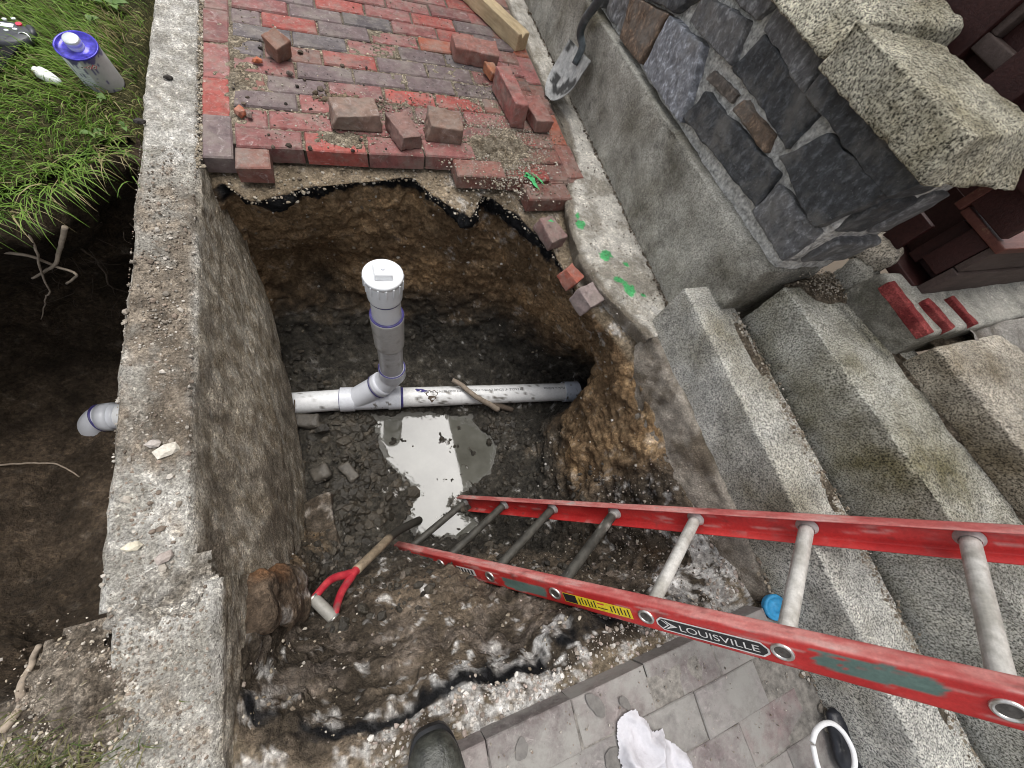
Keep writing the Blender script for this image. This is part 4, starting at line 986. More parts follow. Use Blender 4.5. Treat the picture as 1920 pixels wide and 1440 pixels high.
# ================================================================== OBJECTS
# ---------------------------------------------------------------- white plastic drain line
drain = empty('drain_pipe', (.4, -.58, -.95), label='white plastic drain line with capped upright cleanout crossing the pit', cat='pipe')
PR = .0515
PA = lambda x: np.array([x, -.538 - .1290 * (x + .034), -.900])
def pipe_seg(name, x0, x1, r, mat, col=None, sides=40, rings=60, parent=None, seed=0):
    a, b = PA(x0), PA(x1); L = np.linalg.norm(b - a)
    prof = [(0, r - .006)] + [(L * k / rings, r) for k in range(rings + 1)] + [(L, r - .006)]
    V, F = lathe(a, b, prof, sides)
    cc = None
    if col is not None:
        n = fbm(V, 30, 4, seed); n2 = fbm(V, 110, 3, seed + 3)
        cc = lerp(col, (.10, .085, .065), sstep(.34, .50, n + .5 * n2) * .9)
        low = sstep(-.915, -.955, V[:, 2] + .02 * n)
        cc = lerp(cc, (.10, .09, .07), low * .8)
    return mesh_obj(name, V, F, mat, parent or drain, col=cc)
pvw = (.78, .79, .80); pvg = (.68, .70, .75)
PL = gz(214, 781, -.925)
_PA = PA
def PB(x): a_ = _PA(.165); f_ = (.165 - x) / (.165 - PL[0]); return a_ + (PL - a_) * f_
PA = PB
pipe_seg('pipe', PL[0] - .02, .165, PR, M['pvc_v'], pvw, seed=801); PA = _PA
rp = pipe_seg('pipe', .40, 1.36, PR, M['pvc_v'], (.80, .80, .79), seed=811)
def ring_on(x, w, r, mat, name, parent=None): return pipe_seg(name, x, x + w, r, mat, None, 40, 2, parent)
# wye fitting: run with two hubs and the slanted branch
wye = pipe_seg('wye_fitting', .150, .215, PR + .009, M['pvc_v'], pvg, seed=821)
pipe_seg('wye_run', .205, .405, PR + .004, M['pvc_v'], pvg, parent=wye, seed=822)
pipe_seg('hub', .372, .432, PR + .009, M['pvc_v'], pvg, parent=wye, seed=823)
ring_on(.1465, .006, PR + .0022, M['primer'], 'primer_ring'); ring_on(.432, .012, PR + .0022, M['primer'], 'primer_ring')
b0 = PA(.215) + (0, 0, .0); b1 = np.array([.345, -.560, -.785]); b2 = np.array([.402, -.550, -.700]); b3 = np.array([.4005, -.546, -.640])
bc = smooth_curve([b0, (b0 + b1) / 2, b1, (.384, -.554, -.742), b2, b3], 30)
V, F = tube(bc, [PR + .003] * 30, 36, True); mesh_obj('branch', V, F, M['pvc_grey'], wye)
V, F = tube([bc[13], bc[14], bc[15], bc[16]], PR + .009, 36); mesh_obj('hub', V, F, M['pvc_grey'], wye)
V, F = tube([bc[12] * .5 + bc[13] * .5, bc[13]], PR + .0095, 36); mesh_obj('primer_ring', V, F, M['primer'], drain)
RA = lambda z: np.array([.402 - .0211 * (z + .72), -.55 + .0507 * (z + .72), z])
def riser(name, z0, z1, r0, r1, mat, parent=drain, col=None, seed=0, extra=None):
    a, b = RA(z0), RA(z1); L = np.linalg.norm(b - a); n = 24
    prof = extra or ([(0, r0 - .004)] + [(L * k / n, r0 + (r1 - r0) * k / n) for k in range(n + 1)] + [(L, r1 - .004)])
    V, F = lathe(a, b, prof, 44); cc = None
    if col is not None:
        n_ = fbm(V, 26, 4, seed); cc = lerp(col, (.20, .185, .16), sstep(.15, .55, n_) * .65)
    return mesh_obj(name, V, F, mat, parent, col=cc)
riser('hub', -.708, -.640, PR + .009, PR + .009, M['pvc_grey'], wye)
V, F = lathe(RA(-.642), RA(-.5), [(0, PR + .0085), (.003, PR + .0085), (.003, PR + .002)], 44); mesh_obj('primer_ring', V, F, M['primer'], drain)
riser('upright_pipe', -.66, -.36, PR, PR, M['pvc_v'], col=(.55, .55, .55), seed=831)
riser('coupling', -.430, -.235, PR + .007, PR + .010, M['pvc_v'], col=(.50, .49, .47), seed=835)
V, F = lathe(RA(-.236), RA(0), [(0, PR + .0095), (.004, PR + .0095), (.004, PR + .001)], 44); mesh_obj('primer_ring', V, F, M['primer'], drain)
riser('upright_pipe', -.25, -.125, PR, PR, M['pvc'])
V, F = lathe(RA(-.136), RA(0), [(0, PR + .001), (0, PR + .0035), (.007, PR + .0035), (.007, PR)], 44); mesh_obj('primer_ring', V, F, M['primer'], drain)
adp = riser('cleanout_adapter', -.128, -.030, PR + .006, PR + .012, M['pvc'])
for k in range(16):                                             # ribs round the adapter collar
    a = 2 * math.pi * k / 16; u = np.array([math.cos(a), math.sin(a), 0]); t_ = np.array([-math.sin(a), math.cos(a), 0]); c0 = RA(-.05)
    r = PR + .010
    pts = [c0 + u * (r - .002) - t_ * .0025, c0 + u * (r + .0035) - t_ * .0025, c0 + u * (r - .002) + t_ * .0025, c0 + u * (r + .0035) + t_ * .0025]
    V, F = hexa([p + (0, 0, z) for z in (-.022, .022) for p in pts], .05, .001); mesh_obj('rib', V, F, M['pvc'], adp)
plug = riser('screw_plug', -.034, -.020, PR + .008, PR + .008, M['pvc'], extra=[(0, 0.0005), (0, PR + .012), (.012, PR + .012), (.015, PR + .009), (.0155, PR + .001), (.0135, PR - .001), (.0135, .0005)])
c0 = RA(-.019)
V, F = hexa([c0 + np.array(p) + (0, 0, z) for z, s in ((0, .0290), (.022, .0262)) for p in ((-s, -s * .86, 0), (s, -s, 0), (-s, s, 0), (s * .9, s * .95, 0))], .02, .003); mesh_obj('square_nut', V, F, M['pvc'], plug)
V, F = lathe(c0 + (0, 0, .024), c0 + (0, 0, 1), [(0, .006), (.001, .006), (.001, .0005)], 16); mesh_obj('nut_mark', V, F, M['pvc_grey'], plug)
# right-hand coupling and black rubber sleeve
pipe_seg('coupling', 1.335, 1.425, PR + .008, M['pvc_v'], (.56, .60, .68), seed=841)
pipe_seg('rubber_sleeve', 1.42, 1.62, PR + .004, M['rubber'])
# elbow beyond the kerb
xe = PL[0]; ec = smooth_curve([PB(xe + .02), PB(xe - .02), PB(xe - .05) + (0, -.004, -.006), PB(xe - .08) + (0, -.020, -.035), PB(xe - .092) + (0, -.034, -.075), PB(xe - .094) + (0, -.042, -.115)], 22)
V, F = tube(ec, PR + .003, 36); el = mesh_obj('elbow', V, F, M['pvc_grey'], drain)
V, F = tube([ec[2], ec[4], ec[6]], PR + .009, 36); mesh_obj('hub', V, F, M['pvc_grey'], el)
V, F = tube([ec[17], ec[19], ec[21]], PR + .009, 36); mesh_obj('hub', V, F, M['pvc_grey'], el)
V, F = tube([ec[6], ec[6] * .6 + ec[7] * .4], PR + .0098, 36); mesh_obj('primer_ring', V, F, M['primer'], el)
# printing on the pipe
def text_mesh(body, size, xs=1.0):
    cu = bpy.data.curves.new('lettering', 'FONT'); cu.body = body; cu.size = size; cu.fill_mode = 'FRONT'
    o = bpy.data.objects.new('lettering', cu); COL.objects.link(o)
    dg = bpy.context.evaluated_depsgraph_get(); me = bpy.data.meshes.new_from_object(o.evaluated_get(dg))
    V = np.array([v.co[:] for v in me.vertices]); F = [list(p.vertices) for p in me.polygons]
    bpy.data.objects.remove(o); bpy.data.curves.remove(cu); bpy.data.meshes.remove(me)
    V[:, 0] *= xs; return V, F
def wrap(V, x_at, ang, flip):
    """lettering laid on the pipe wall"""
    V = V.copy(); V[:, 0] -= V[:, 0].mean(); V[:, 1] -= V[:, 1].mean()
    if flip: V[:, :2] *= -1
    d = PA(1) - PA(0); d /= np.linalg.norm(d); u = np.array([0, 0, 1.0]); s = np.cross(u, d)
    th = ang + V[:, 1] / PR; R_ = PR + .0007
    return PA(x_at) + V[:, :1] * d + R_ * (np.cos(th)[:, None] * u + np.sin(th)[:, None] * s)
for (body, x, sz) in (('JM EAGLE  4" SCH40 DWV', .97, .019), ('Made in America', 1.255, .019), ('PVC-1120 @ 73F ASTM D2665 ASTM D1785 NSF-pw', .70, .016)):
    V, F = text_mesh(body, sz); mesh_obj('lettering', wrap(V, x, .12, True), F, M['ink'], rp, smooth=False)
for (x, y0) in ((.52, .4), (.545, .25)):
    V = []; n = 18
    for k in range(n):
        a = 2 * math.pi * k / n; r = .014 * (1 + .35 * math.sin(3 * a + x * 50)); V.append((r * math.cos(a) * 1.2, r * math.sin(a) * .6, 0))
    mesh_obj('primer_smear', wrap(np.array(V), x, y0, False), [list(range(n))], M['primer'], rp, smooth=False)
V = []; n = 20
for k in range(n):
    a = 2 * math.pi * k / n; r = .030 * (1 + .4 * math.sin(5 * a) * math.cos(2 * a)); V.append((r * math.cos(a) * .9, r * math.sin(a), 0))
mesh_obj('mud_splash', wrap(np.array(V), .585, -.25, False), [list(range(n))], M['bark'], rp, smooth=False)

# ---------------------------------------------------------------- red ladder
LN = np.array([0.3248754921828602, -1.3331229329839271, -0.8690877255496422]); LD = np.array([0.46806459169245546, -0.26706915430223793, 0.8423714173831294])
LW = np.array([0.8380304278514833, 0.4366080580481495, -0.32722836925071713]); LW -= LD * (LD @ LW); LW /= np.linalg.norm(LW); LNn = np.cross(LD, LW)
W_, AL, SP = .3757865, .0290426, .276
ladder = empty('ladder', LN, label='red fibreglass ladder with aluminium rungs leaning out of the pit across the steps', cat='ladder')
mm = np.eye(4); mm[:3, 0] = LD; mm[:3, 1] = LW; mm[:3, 2] = LNn; mm[:3, 3] = LN
ladder.matrix_world = Matrix(mm.tolist())
def lobj(name, V, F, mat, parent=ladder, col=None, smooth=True):
    return mesh_obj(name, V, F, mat, parent, smooth, col, local=True)
HD = .0385
def rail(y_out, s, x0, x1, name, patches, seed):
    """C channel: web at y_out, flanges towards s"""
    t = .004; fw = .029
    sec = []
    for z in np.linspace(-HD, HD, 15): sec.append((0, z))
    sec = [(0, z) for z in np.linspace(-HD + .004, HD - .004, 14)] + [(.0015, HD - .001)] + [(y, HD) for y in np.linspace(.005, fw - .001, 6)] + [(fw, HD - .002), (fw - .001, HD - t), (t + .003, HD - t)] + [(t, z) for z in np.linspace(HD - t - .003, -HD + t + .003, 10)] + [(t + .003, -HD + t), (fw - .001, -HD + t), (fw, -HD + .002)] + [(y, -HD) for y in np.linspace(fw - .001, .005, 4)] + [(.0015, -HD + .001)]
    xs = np.arange(x0, x1, .0065); m = len(sec); V = np.array([(x, y_out + s * y, z) for x in xs for (y, z) in sec])
    F = [[i * m + k, i * m + (k + 1) % m, (i + 1) * m + (k + 1) % m, (i + 1) * m + k] for i in range(len(xs) - 1) for k in range(m)]
    F += [list(range(m)), [(len(xs) - 1) * m + k for k in range(m)]]
    n1 = fbm(V * [1, 3, 3], 9, 4, seed); n2 = fbm(V * [.5, 2, 2], 60, 4, seed + 4); n3 = fbm(V, 150, 3, seed + 7)
    c = lerp((.46, .022, .022), (.60, .045, .04), sstep(-.5, .5, n1))
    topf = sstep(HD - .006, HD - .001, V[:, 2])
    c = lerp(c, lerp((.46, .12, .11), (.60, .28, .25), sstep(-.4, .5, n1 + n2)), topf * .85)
    web = (np.abs(V[:, 1] - y_out) < .002) & True
    scr = fbm(V * [.12, 1, 1.6], 120, 4, seed + 11); c = lerp(c, (.58, .36, .33), sstep(.20, .42, scr + .25 * n1) * .6); c = lerp(c, (.16, .04, .035), sstep(.30, .55, fbm(V * [.3, 1, 1], 70, 4, seed + 15)) * .6)
    c = lerp(c, (.40, .12, .11), sstep(.25, .6, n2 + .3 * n1) * .5)
    for (a, b, za, zb) in patches:
        mk = sstep(a - .02, a + .03, V[:, 0]) * sstep(b + .02, b - .03, V[:, 0]) * sstep(za - .004, za + .006, V[:, 2]) * sstep(zb + .004, zb - .006, V[:, 2])
        c = lerp(c, lerp((.10, .16, .14), (.14, .22, .19), sstep(-.4, .4, n1)), sstep(.42, .55, mk * .75 + .5 * n2 + .2 * n1) * web)
    mud = sstep(.20, -.08, V[:, 0] + .14 * n1) * .85 + sstep(.9, .2, V[:, 0]) * sstep(.30, .5, n2 + .2 * n1) * .7
    c = lerp(c, (.035, .033, .028), np.clip(mud, 0, 1) * (.7 if s > 0 else .95))
    c = lerp(c, (.42, .40, .37), sstep(.5, .62, n1 + .4 * n2) * topf * .8)
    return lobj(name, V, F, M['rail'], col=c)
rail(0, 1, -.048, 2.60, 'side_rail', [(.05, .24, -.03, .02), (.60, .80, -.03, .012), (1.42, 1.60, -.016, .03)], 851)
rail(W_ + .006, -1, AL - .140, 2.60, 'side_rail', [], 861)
bore_shade = plain('rung_bore_shade', (.13, .12, .11), .4, metallic=.5, grain=.5, gscale=90)  # dark colour standing in for shade inside the rung tubes
for i in range(9):
    a = np.array([i * SP, .002, 0]); b = np.array([i * SP + AL, W_ + .004, 0]); L = np.linalg.norm(b - a); n = 40
    d = (b - a) / L; V = []; sides = 40
    for k in range(n + 1):
        for j in range(sides):
            th = 2 * math.pi * j / sides; fl = 0.0016 if (j % 2) else 0
            r = .0165 - fl
            V.append(a + d * L * k / n + np.array([math.cos(th) * r, 0, math.sin(th) * r * .95]))
    V = np.array(V)
    F = [[k * sides + j, k * sides + (j + 1) % sides, (k + 1) * sides + (j + 1) % sides, (k + 1) * sides + j] for k in range(n) for j in range(sides)]
    n1 = fbm(V, 14, 4, 870 + i); n2 = fbm(V, 55, 4, 880 + i)
    c = lerp((.40, .38, .34), (.62, .60, .56), sstep(-.5, .5, n1 + n2))
    cover = [1.2, .95, .62, .42, .02, -.4, -.4, -.4, -.4][i]
    mid = sstep(0, .06, V[:, 1]) * sstep(W_, W_ - .03, V[:, 1])
    c = lerp(c, lerp((.045, .042, .036), (.085, .08, .068), sstep(-.4, .4, n2)), sstep(.30, .38, cover * mid + .35 * n1 + .12 * n2) * (1 if cover > 0 else 0))
    rg = lobj('rung', V, F, M['alu'], col=c)
    for (q, s) in ((a, 1), (b, -1)):                                         # flared collars
        Vc, Fc = lathe(q + d * s * .003, q + d * s, [(0, .0245), (.002, .0245), (.006, .0195), (.014, .0175)], 28)
        cc = lerp((.36, .35, .33), (.50, .49, .47), sstep(-.5, .5, fbm(Vc, 40, 3, 5))); cc = cc * (1 - .75 * max(0, min(1, cover - .5)))
        lobj('collar', Vc, Fc, M['alu'], rg, cc)
    # grommet ring on the outer face of the near rail
    Vc, Fc = lathe((i * SP, -.0005, 0), (i * SP, -1, 0), [(-.03, .0105), (0, .0135), (.0025, .0140), (.0040, .0165), (.0035, .0185), (.0020, .0200), (-.001, .0203)], 36)
    lobj('grommet', Vc, Fc, M['metal'], rg)
    Vc, Fc = lathe((i * SP, -.0014, 0), (i * SP, -1, 0), [(0, .0142), (.0003, .0005)], 28); lobj('dark_bore_disc', Vc, Fc, bore_shade, rg)  # flat disc closing the ring, tube shade put into its colour
def flat_poly(pts, y): return np.array([(p[0], y, p[1]) for p in pts]), [list(range(len(pts)))]
def decal(name, x0, x1, z0, z1, y, mat, ch=0.0, parent=ladder):
    if ch: pts = [(x0 + ch, z0), (x1 - ch, z0), (x1, z0 + ch), (x1, z1 - ch), (x1 - ch, z1), (x0 + ch, z1), (x0, z1 - ch), (x0, z0 + ch)]
    else: pts = [(x0, z0), (x1, z0), (x1, z1), (x0, z1)]
    V, F = flat_poly(pts, y); return lobj(name, V, F, mat, parent, smooth=False)
lab = decal('name_plate', 1.128, 1.358, -.027, .011, -.0010, M['decal_white'], .013)
decal('plate_field', 1.132, 1.354, -.0235, .0075, -.0014, M['decal_black'], .011, lab)
V, F = text_mesh('LOUISVILLE', .027, 1.0); V[:, 0] -= V[:, 0].min(); V[:, 0] *= .158 / V[:, 0].max(); V[:, 1] -= V[:, 1].min(); V[:, 1] *= .017 / V[:, 1].max()
lobj('lettering', np.stack([V[:, 0] + 1.182, np.full(len(V), -.0018), V[:, 1] - .0165], 1), F, M['decal_white'], lab, smooth=False)
for k, (xa, w) in enumerate(((1.140, .004), (1.148, .005), (1.157, .020))):          # chevrons and arrow head
    if k < 2: pts = [(xa, -.020), (xa + w, -.020), (xa + .014 + w, -.008), (xa + w, .004), (xa, .004), (xa + .014, -.008)]
    else: pts = [(xa, -.0165), (xa + w, -.008), (xa, .0005), (xa + .005, -.008)]
    Vq, Fq = flat_poly(pts, -.0018); lobj('chevron', Vq, Fq, M['decal_white'], lab, smooth=False)
yl = decal('warning_label', .858, 1.066, -.020, .012, -.0010, M['decal_yellow'])
decal('black_field', .860, .902, -.018, .010, -.0014, M['decal_black'], 0, yl)
for k in range(16):
    xa = .910 + k * .0097
    if k in (6, 7, 8, 9): continue
    decal('print_bar', xa, xa + .0035, -.014 if k % 3 else -.017, .0085 if k % 2 else .004, -.0014, M['decal_black'], 0, yl)
decal('print_bar', .968, .998, -.012, -.009, -.0014, M['decal_black'], 0, yl); decal('print_bar', .970, .990, .002, .006, -.0014, M['red_button'], 0, yl)
sl = decal('small_label', .374, .476, -.016, .012, -.0010, M['decal_white'])
for k in range(4): decal('print_bar', .40 + k * .018, .41 + k * .018, -.012, .007, -.0014, M['decal_black'], 0, sl)
decal('print_bar', .378, .394, -.010, .006, -.0014, M['decal_black'], 0, sl)

# ---------------------------------------------------------------- spade lying in the mud (red D handle)
sp1 = empty('digging_spade', gz(665, 1075, -.62), label='spade with red D handle and wooden shaft lying in the mud beside the ladder foot', cat='spade')
g0, g1 = gz(588, 1122, -.44), gz(626, 1160, -.43); ym = gz(664, 1073, -.545); se = gz(740, 1000, -.755); se2 = gz(772, 982, -.83)
V, F = lathe(g0, g1, [(0, .012), (0, .0165), (.004, .0172), (np.linalg.norm(g1 - g0) - .004, .0172), (np.linalg.norm(g1 - g0), .0165), (np.linalg.norm(g1 - g0), .012)], 24)
mesh_obj('grip', V, F, plain('grey_grip', (.26, .25, .225), .55, grain=.2), sp1)
for g_ in (g0, g1):
    e = (g1 - g0) / np.linalg.norm(g1 - g0) * (.006 if g_ is g0 else -.006)
    V, F = tube([g_ - e * .8, g_ + e * .4], .0185, 24); mesh_obj('ferrule', V, F, M['metal'], sp1)
for g_, bend in ((g0, gz(622, 1086, -.49)), (g1, gz(640, 1112, -.49))):
    cv = smooth_curve([g_, g_ * .75 + bend * .25 + (0, 0, .012), bend + (0, 0, .006), ym * .75 + bend * .25, ym, ym * .8 + se * .2], 24)
    V, F = tube(cv, np.linspace(.0105, .0155, 24), 16); cc = lerp((.36, .02, .035), (.50, .05, .06), sstep(-.4, .5, fbm(V, 40, 3, 3)))
    cc = lerp(cc, (.13, .09, .08), sstep(.2, .5, fbm(V, 30, 3, 6)) * .7); mesh_obj('fork_arm', V, F, M['red_paint'], sp1, col=cc)
sh = smooth_curve([ym * .96 + se * .04, ym * .5 + se * .5, se, se2, se2 + (se2 - se) * .5 + (0, 0, -.05)], 30)
V, F = tube(sh, np.linspace(.0165, .0175, 30), 20); tt = np.linalg.norm(V - ym, axis=1)
cc = lerp((.20, .155, .105), (.30, .24, .17), sstep(-.4, .4, fbm(V * [1, 1, 1], 30, 4, 7))); cc = lerp(cc, (.03, .027, .022), sstep(.215, .24, tt + .02 * fbm(V, 40, 3, 9)))
mesh_obj('shaft', V, F, M['wood_shaft'], sp1, col=cc)

# ---------------------------------------------------------------- shovel standing against the slab (blade and dark shaft)
sv = empty('muddy_shovel', gz(1035, 185, .0), label='muddy round steel shovel with dark shaft leaning against the granite slab', cat='shovel')
tip = gz(1022, 178, .015); tipr = gz(1034, 190, .012); shL = gx(1075, 72, 1.36); shR = gx(1104, 118, 1.36)
top_c = (shL + shR) / 2; ax = (tip + tipr) / 2 - top_c; bl = np.linalg.norm(ax); ax /= bl; wid = (shR - shL); wid -= ax * (wid @ ax); hw_ = np.linalg.norm(wid) / 2 + .012; wid /= np.linalg.norm(wid); nb = np.cross(ax, wid)
if nb @ (CC - top_c) < 0: nb = -nb
nu_, nv_ = 22, 30; V = []
for i in range(nv_):
    v = i / (nv_ - 1); w = hw_ * (1.0 if v < .45 else math.sqrt(max(0, 1 - ((v - .45) / .56) ** 2)) * .98 + .02)
    for j in range(nu_):
        u = -1 + 2 * j / (nu_ - 1); V.append(top_c + ax * (v * bl) + wid * (u * w) + nb * (-.028 * (1 - u * u) + .012 * abs(v - .5)))
F = [[i * nu_ + j, (i + 1) * nu_ + j, (i + 1) * nu_ + j + 1, i * nu_ + j + 1] for i in range(nv_ - 1) for j in range(nu_ - 1)]
V = np.array(V); n1 = fbm(V, 16, 4, 31); n2 = fbm(V, 50, 3, 33)
c = lerp((.30, .30, .29), (.44, .43, .41), sstep(-.4, .4, n2)); c = lerp(c, (.035, .033, .03), sstep(.08, .22, n1 + .3 * n2))
Vb = V - nb * .003; Fb = [[q + len(V) for q in f[::-1]] for f in F]
mesh_obj('blade', np.concatenate([V, Vb]), F + Fb, M['steel'], sv, col=np.concatenate([c, c]))
hp = [top_c + ax * .05 - nb * .012, top_c - ax * .01 + nb * .004, gx(1088, 62, 1.345), gx(1098, 35, 1.33), gx(1122, 2, 1.315), gx(1180, -90, 1.29)]
cv = smooth_curve(hp, 40); V, F = tube(cv, np.concatenate([np.linspace(.013, .016, 8), np.full(32, .0165)]), 20)
c = lerp((.05, .06, .065), (.12, .14, .15), sstep(-.3, .5, fbm(V, 30, 4, 37))); mesh_obj('shaft', V, F, M['steel'], sv, col=c)

# ---------------------------------------------------------------- broken timber
t0, t1 = gz(893, -8, .045), gz(983, 78, .045)
d = t1 - t0; d /= np.linalg.norm(d); t0 = t0 - d * .35; t1 = t1 - d * .01; nn = np.array([-d[1], d[0], 0]); h = .036
c8 = [p + nn * s * h + (0, 0, z) for z in (-.044, .028) for s in (-1, 1) for p in (t0, t1)]
V, F = hexa(c8, .008, .004, .003, 30, 871, 4, .004, 9)
loc = np.array([*t1[:2], 0.])
R2 = np.array([[d[0], d[1], 0], [-d[1], d[0], 0], [0, 0, 1]])
Vl = (V - loc) @ R2.T; split = sstep(-.16, -.02, Vl[:, 0]) * np.exp(-((Vl[:, 1] + .006) / .007) ** 2) * sstep(.0, .05, V[:, 2]); Vl[:, 2] -= .020 * split
tb = mesh_obj('broken_timber', Vl, F, M['timber'], local=True, label='split pale timber length lying at the edge of the brick path', cat='timber'); tb.location = loc; tb.rotation_euler = (0, 0, math.atan2(d[1], d[0]))

# ---------------------------------------------------------------- loose bricks
def loose(px, py, ztop, dims, rz, col, label, seed, tilt=(0, 0), base=0.0, jag=0.0):
    top = gz(px, py, ztop); L, W2, H = dims; r = np.random.default_rng(seed)
    c8 = np.array(box8(-L / 2, L / 2, -W2 / 2, W2 / 2, 0, H)) + r.uniform(-.006, .006, (8, 3))
    if jag: c8[[0, 2, 4, 6]] += r.uniform(-jag, jag, (4, 3)) * [1, .4, .2]
    V, F = hexa(c8, .007, .005, .0045, 50, seed, 4, .005, 16)
    if jag:
        m_ = sstep(-L / 2 + .02, -L / 2, V[:, 0]); V[:, 0] += m_ * .012 * fbm(V, 45, 3, seed + 4)
    o = mesh_obj('loose_brick', V, F, M['brick'], local=True, label=label, cat='brick', group=None)
    o.location = (top[0], top[1], base); o.rotation_euler = (tilt[0], tilt[1], rz); o.color = (*col, 1)
    return o
loose(515, 72, .06, (.062, .062, .066), .75, (.20, .10, .07), 'small broken brick standing on edge with an orange broken face', 901, (.25, -.12), .008)
loose(662, 200, .058, (.175, .100, .056), .10, (.21, .14, .11), 'broken brick bat with jagged end beside the front row of the path', 902, (0, 0), .002, .02)
loose(757, 232, .058, (.078, .135, .054), .30, (.22, .125, .105), 'narrow brick bat lying across the front row of the path', 903, (0, 0), .002)
loose(832, 222, .058, (.130, .115, .055), -.06, (.20, .125, .095), 'chipped half brick at the edge of the gravel heap', 904, (0, 0), .002, .02)
loose(893, 85, .058, (.205, .100, .060), -.10, (.27, .12, .095), 'loose red brick with muddy side lying across the path', 905, (0, .0), .002)
loose(960, 160, .095, (.062, .250, .094), .08, (.29, .105, .09), 'long red brick set on edge beside the shovel', 906, (0, 0), .002)
loose(1010, 200, .060, (.085, .165, .058), .12, (.27, .105, .085), 'shorter red brick leaning against the long brick', 907, (0, 0), .002)
loose(921, 128, .035, (.050, .060, .040), .5, (.42, .17, .09), 'small orange brick chip between two loose bricks', 908, (.2, .1), .001)
loose(1036, 420, -.004, (.080, .110, .055), .35, (.23, .14, .125), 'brick stub with green paint hanging at the pit edge', 909, (.12, .12), -.074)
loose(1076, 503, .0, (.055, .070, .060), .5, (.36, .09, .055), 'chipped orange brick piece lodged in the pit edge', 910, (.2, .15), -.078)
loose(1110, 540, .0, (.085, .080, .075), .4, (.30, .235, .22), 'pale broken brick lodged in the concrete edge of the pit', 911, (.2, .12), -.098)
def chip(px, py, size, col, label, seed):
    p = gz(px, py, .006); v, f = ico(); r = np.random.default_rng(seed)
    V = v * (1 + r.uniform(-.3, .3, (12, 1))) * np.array(size) + p + (0, 0, size[2] * .5)
    o = mesh_obj('brick_chip', V, f.tolist(), M['brick'], smooth=False, label=label, cat='brick chip'); o.color = (*col, 1)
chip(452, 213, (.018, .03, .012), (.42, .12, .06), 'orange brick chip beside the edge course', 921)
chip(468, 216, (.012, .022, .010), (.16, .10, .09), 'dark brick flake beside the orange chip', 922)
chip(484, 117, (.020, .012, .010), (.40, .12, .06), 'small orange brick flake near the broken standing brick', 923)
chip(543, 139, (.014, .010, .010), (.10, .07, .06), 'dark brick flake near the broken standing brick', 924)

# green paint on the bricks
def blot(px, py, rx, ry, z, seed, parent, ang=0):
    r = np.random.default_rng(seed); p = gz(px, py, z); n = 40; V = [p]
    for k in range(n):
        a = 2 * math.pi * k / n; q = 1 + .35 * math.sin(3 * a + seed) + r.uniform(-.35, .25)
        x, y = rx * q * math.cos(a), ry * q * math.sin(a); V.append(p + (x * math.cos(ang) - y * math.sin(ang), x * math.sin(ang) + y * math.cos(ang), 0))
    mesh_obj('paint_mark', V, [[0, 1 + k, 1 + (k + 1) % n] for k in range(n)], M['green_paint'], parent, smooth=False)
blot(998, 338, .012, .040, .0062, 1, path, .35); blot(1010, 335, .004, .034, .0062, 2, path, .5); blot(990, 328, .016, .012, .0062, 3, path)
blot(1033, 414, .010, .005, .0075, 4, path)

wetm = plain('wet_stain', (.13, .12, .11), .45, grain=.3, gscale=60, bstr=.3)
def stain(px, py, rx, ry, seed, ang):
    r = np.random.default_rng(seed); p = gz(px, py, .0042); n = 36; ph = r.uniform(0, 6.28, 3); V = [p]
    for k in range(n):
        a = 2 * math.pi * k / n; q = 1 + .14 * math.sin(2 * a + ph[0]) + .08 * math.sin(3 * a + ph[1]) + .03 * math.sin(7 * a + ph[2])
        x, y = rx * q * math.cos(a), ry * q * math.sin(a); V.append(p + (x * math.cos(ang) - y * math.sin(ang), x * math.sin(ang) + y * math.cos(ang), 0))
    mesh_obj('wet_stain', V, [[0, 1 + k, 1 + (k + 1) % n] for k in range(n)], wetm, near_pav, smooth=False)
for k, (px, py, rx, ry, an) in enumerate(((1118, 1322, .016, .026, .4), (1172, 1318, .010, .016, .3), (978, 1405, .012, .022, -.5), (1150, 1425, .020, .022, .2))): stain(px, py, rx, ry, k, an)

# ---------------------------------------------------------------- purple primer can
cb = gz(198, 156, .002); can = empty('primer_can', cb, label='grey labelled metal can with purple dripped lid and silver cap on the grass', cat='can')
tp = gz(143, 86, .112); axd = tp - cb; CH = np.linalg.norm(axd); R_c = .0500
V, F = lathe(cb, tp, [(0, R_c - .004), (0, R_c)] + [(CH * k / 60, R_c) for k in range(1, 61)], 72)
ax = axd / CH; hgt = (V - cb) @ ax; radial = (V - cb) - hgt[:, None] * ax; ang = np.arctan2(radial[:, 1], radial[:, 0])
a0 = math.atan2(CC[1] - cb[1], CC[0] - cb[0]); da = (ang - a0 + math.pi) % (2 * math.pi) - math.pi
c = lerp((.36, .36, .365), (.42, .42, .43), sstep(-.5, .5, fbm(V, 20, 3, 41)))
wl_ = sstep(-.30, -.34, da); c = lerp(c, (.66, .68, .72), wl_)
txt = wl_ * (np.sin(hgt * 2 * math.pi / .0075) > .45) * (fbm(V * [1, 1, 0], 300, 2, 44) > -.35) * sstep(.012, .016, hgt) * sstep(CH - .02, CH - .026, hgt); c = lerp(c, (.42, .44, .52), txt * .7)
drip = 0
for (a_, w_, l_) in ((-1.05, .022, .118), (-.80, .016, .09), (-.62, .02, .124), (-.33, .016, .045), (-.12, .022, .06), (.02, .018, .052), (.20, .018, .13), (.45, .02, .03), (.75, .012, .035)):
    drip = np.maximum(drip, sstep(w_, w_ * .4, np.abs(da - a_ - .05 * np.sin(hgt * 60))) * sstep(CH - l_, CH - l_ + .006, hgt))
drip = np.maximum(drip, sstep(CH - .012 - .008 * np.sin(da * 7), CH - .008 - .008 * np.sin(da * 7), hgt))
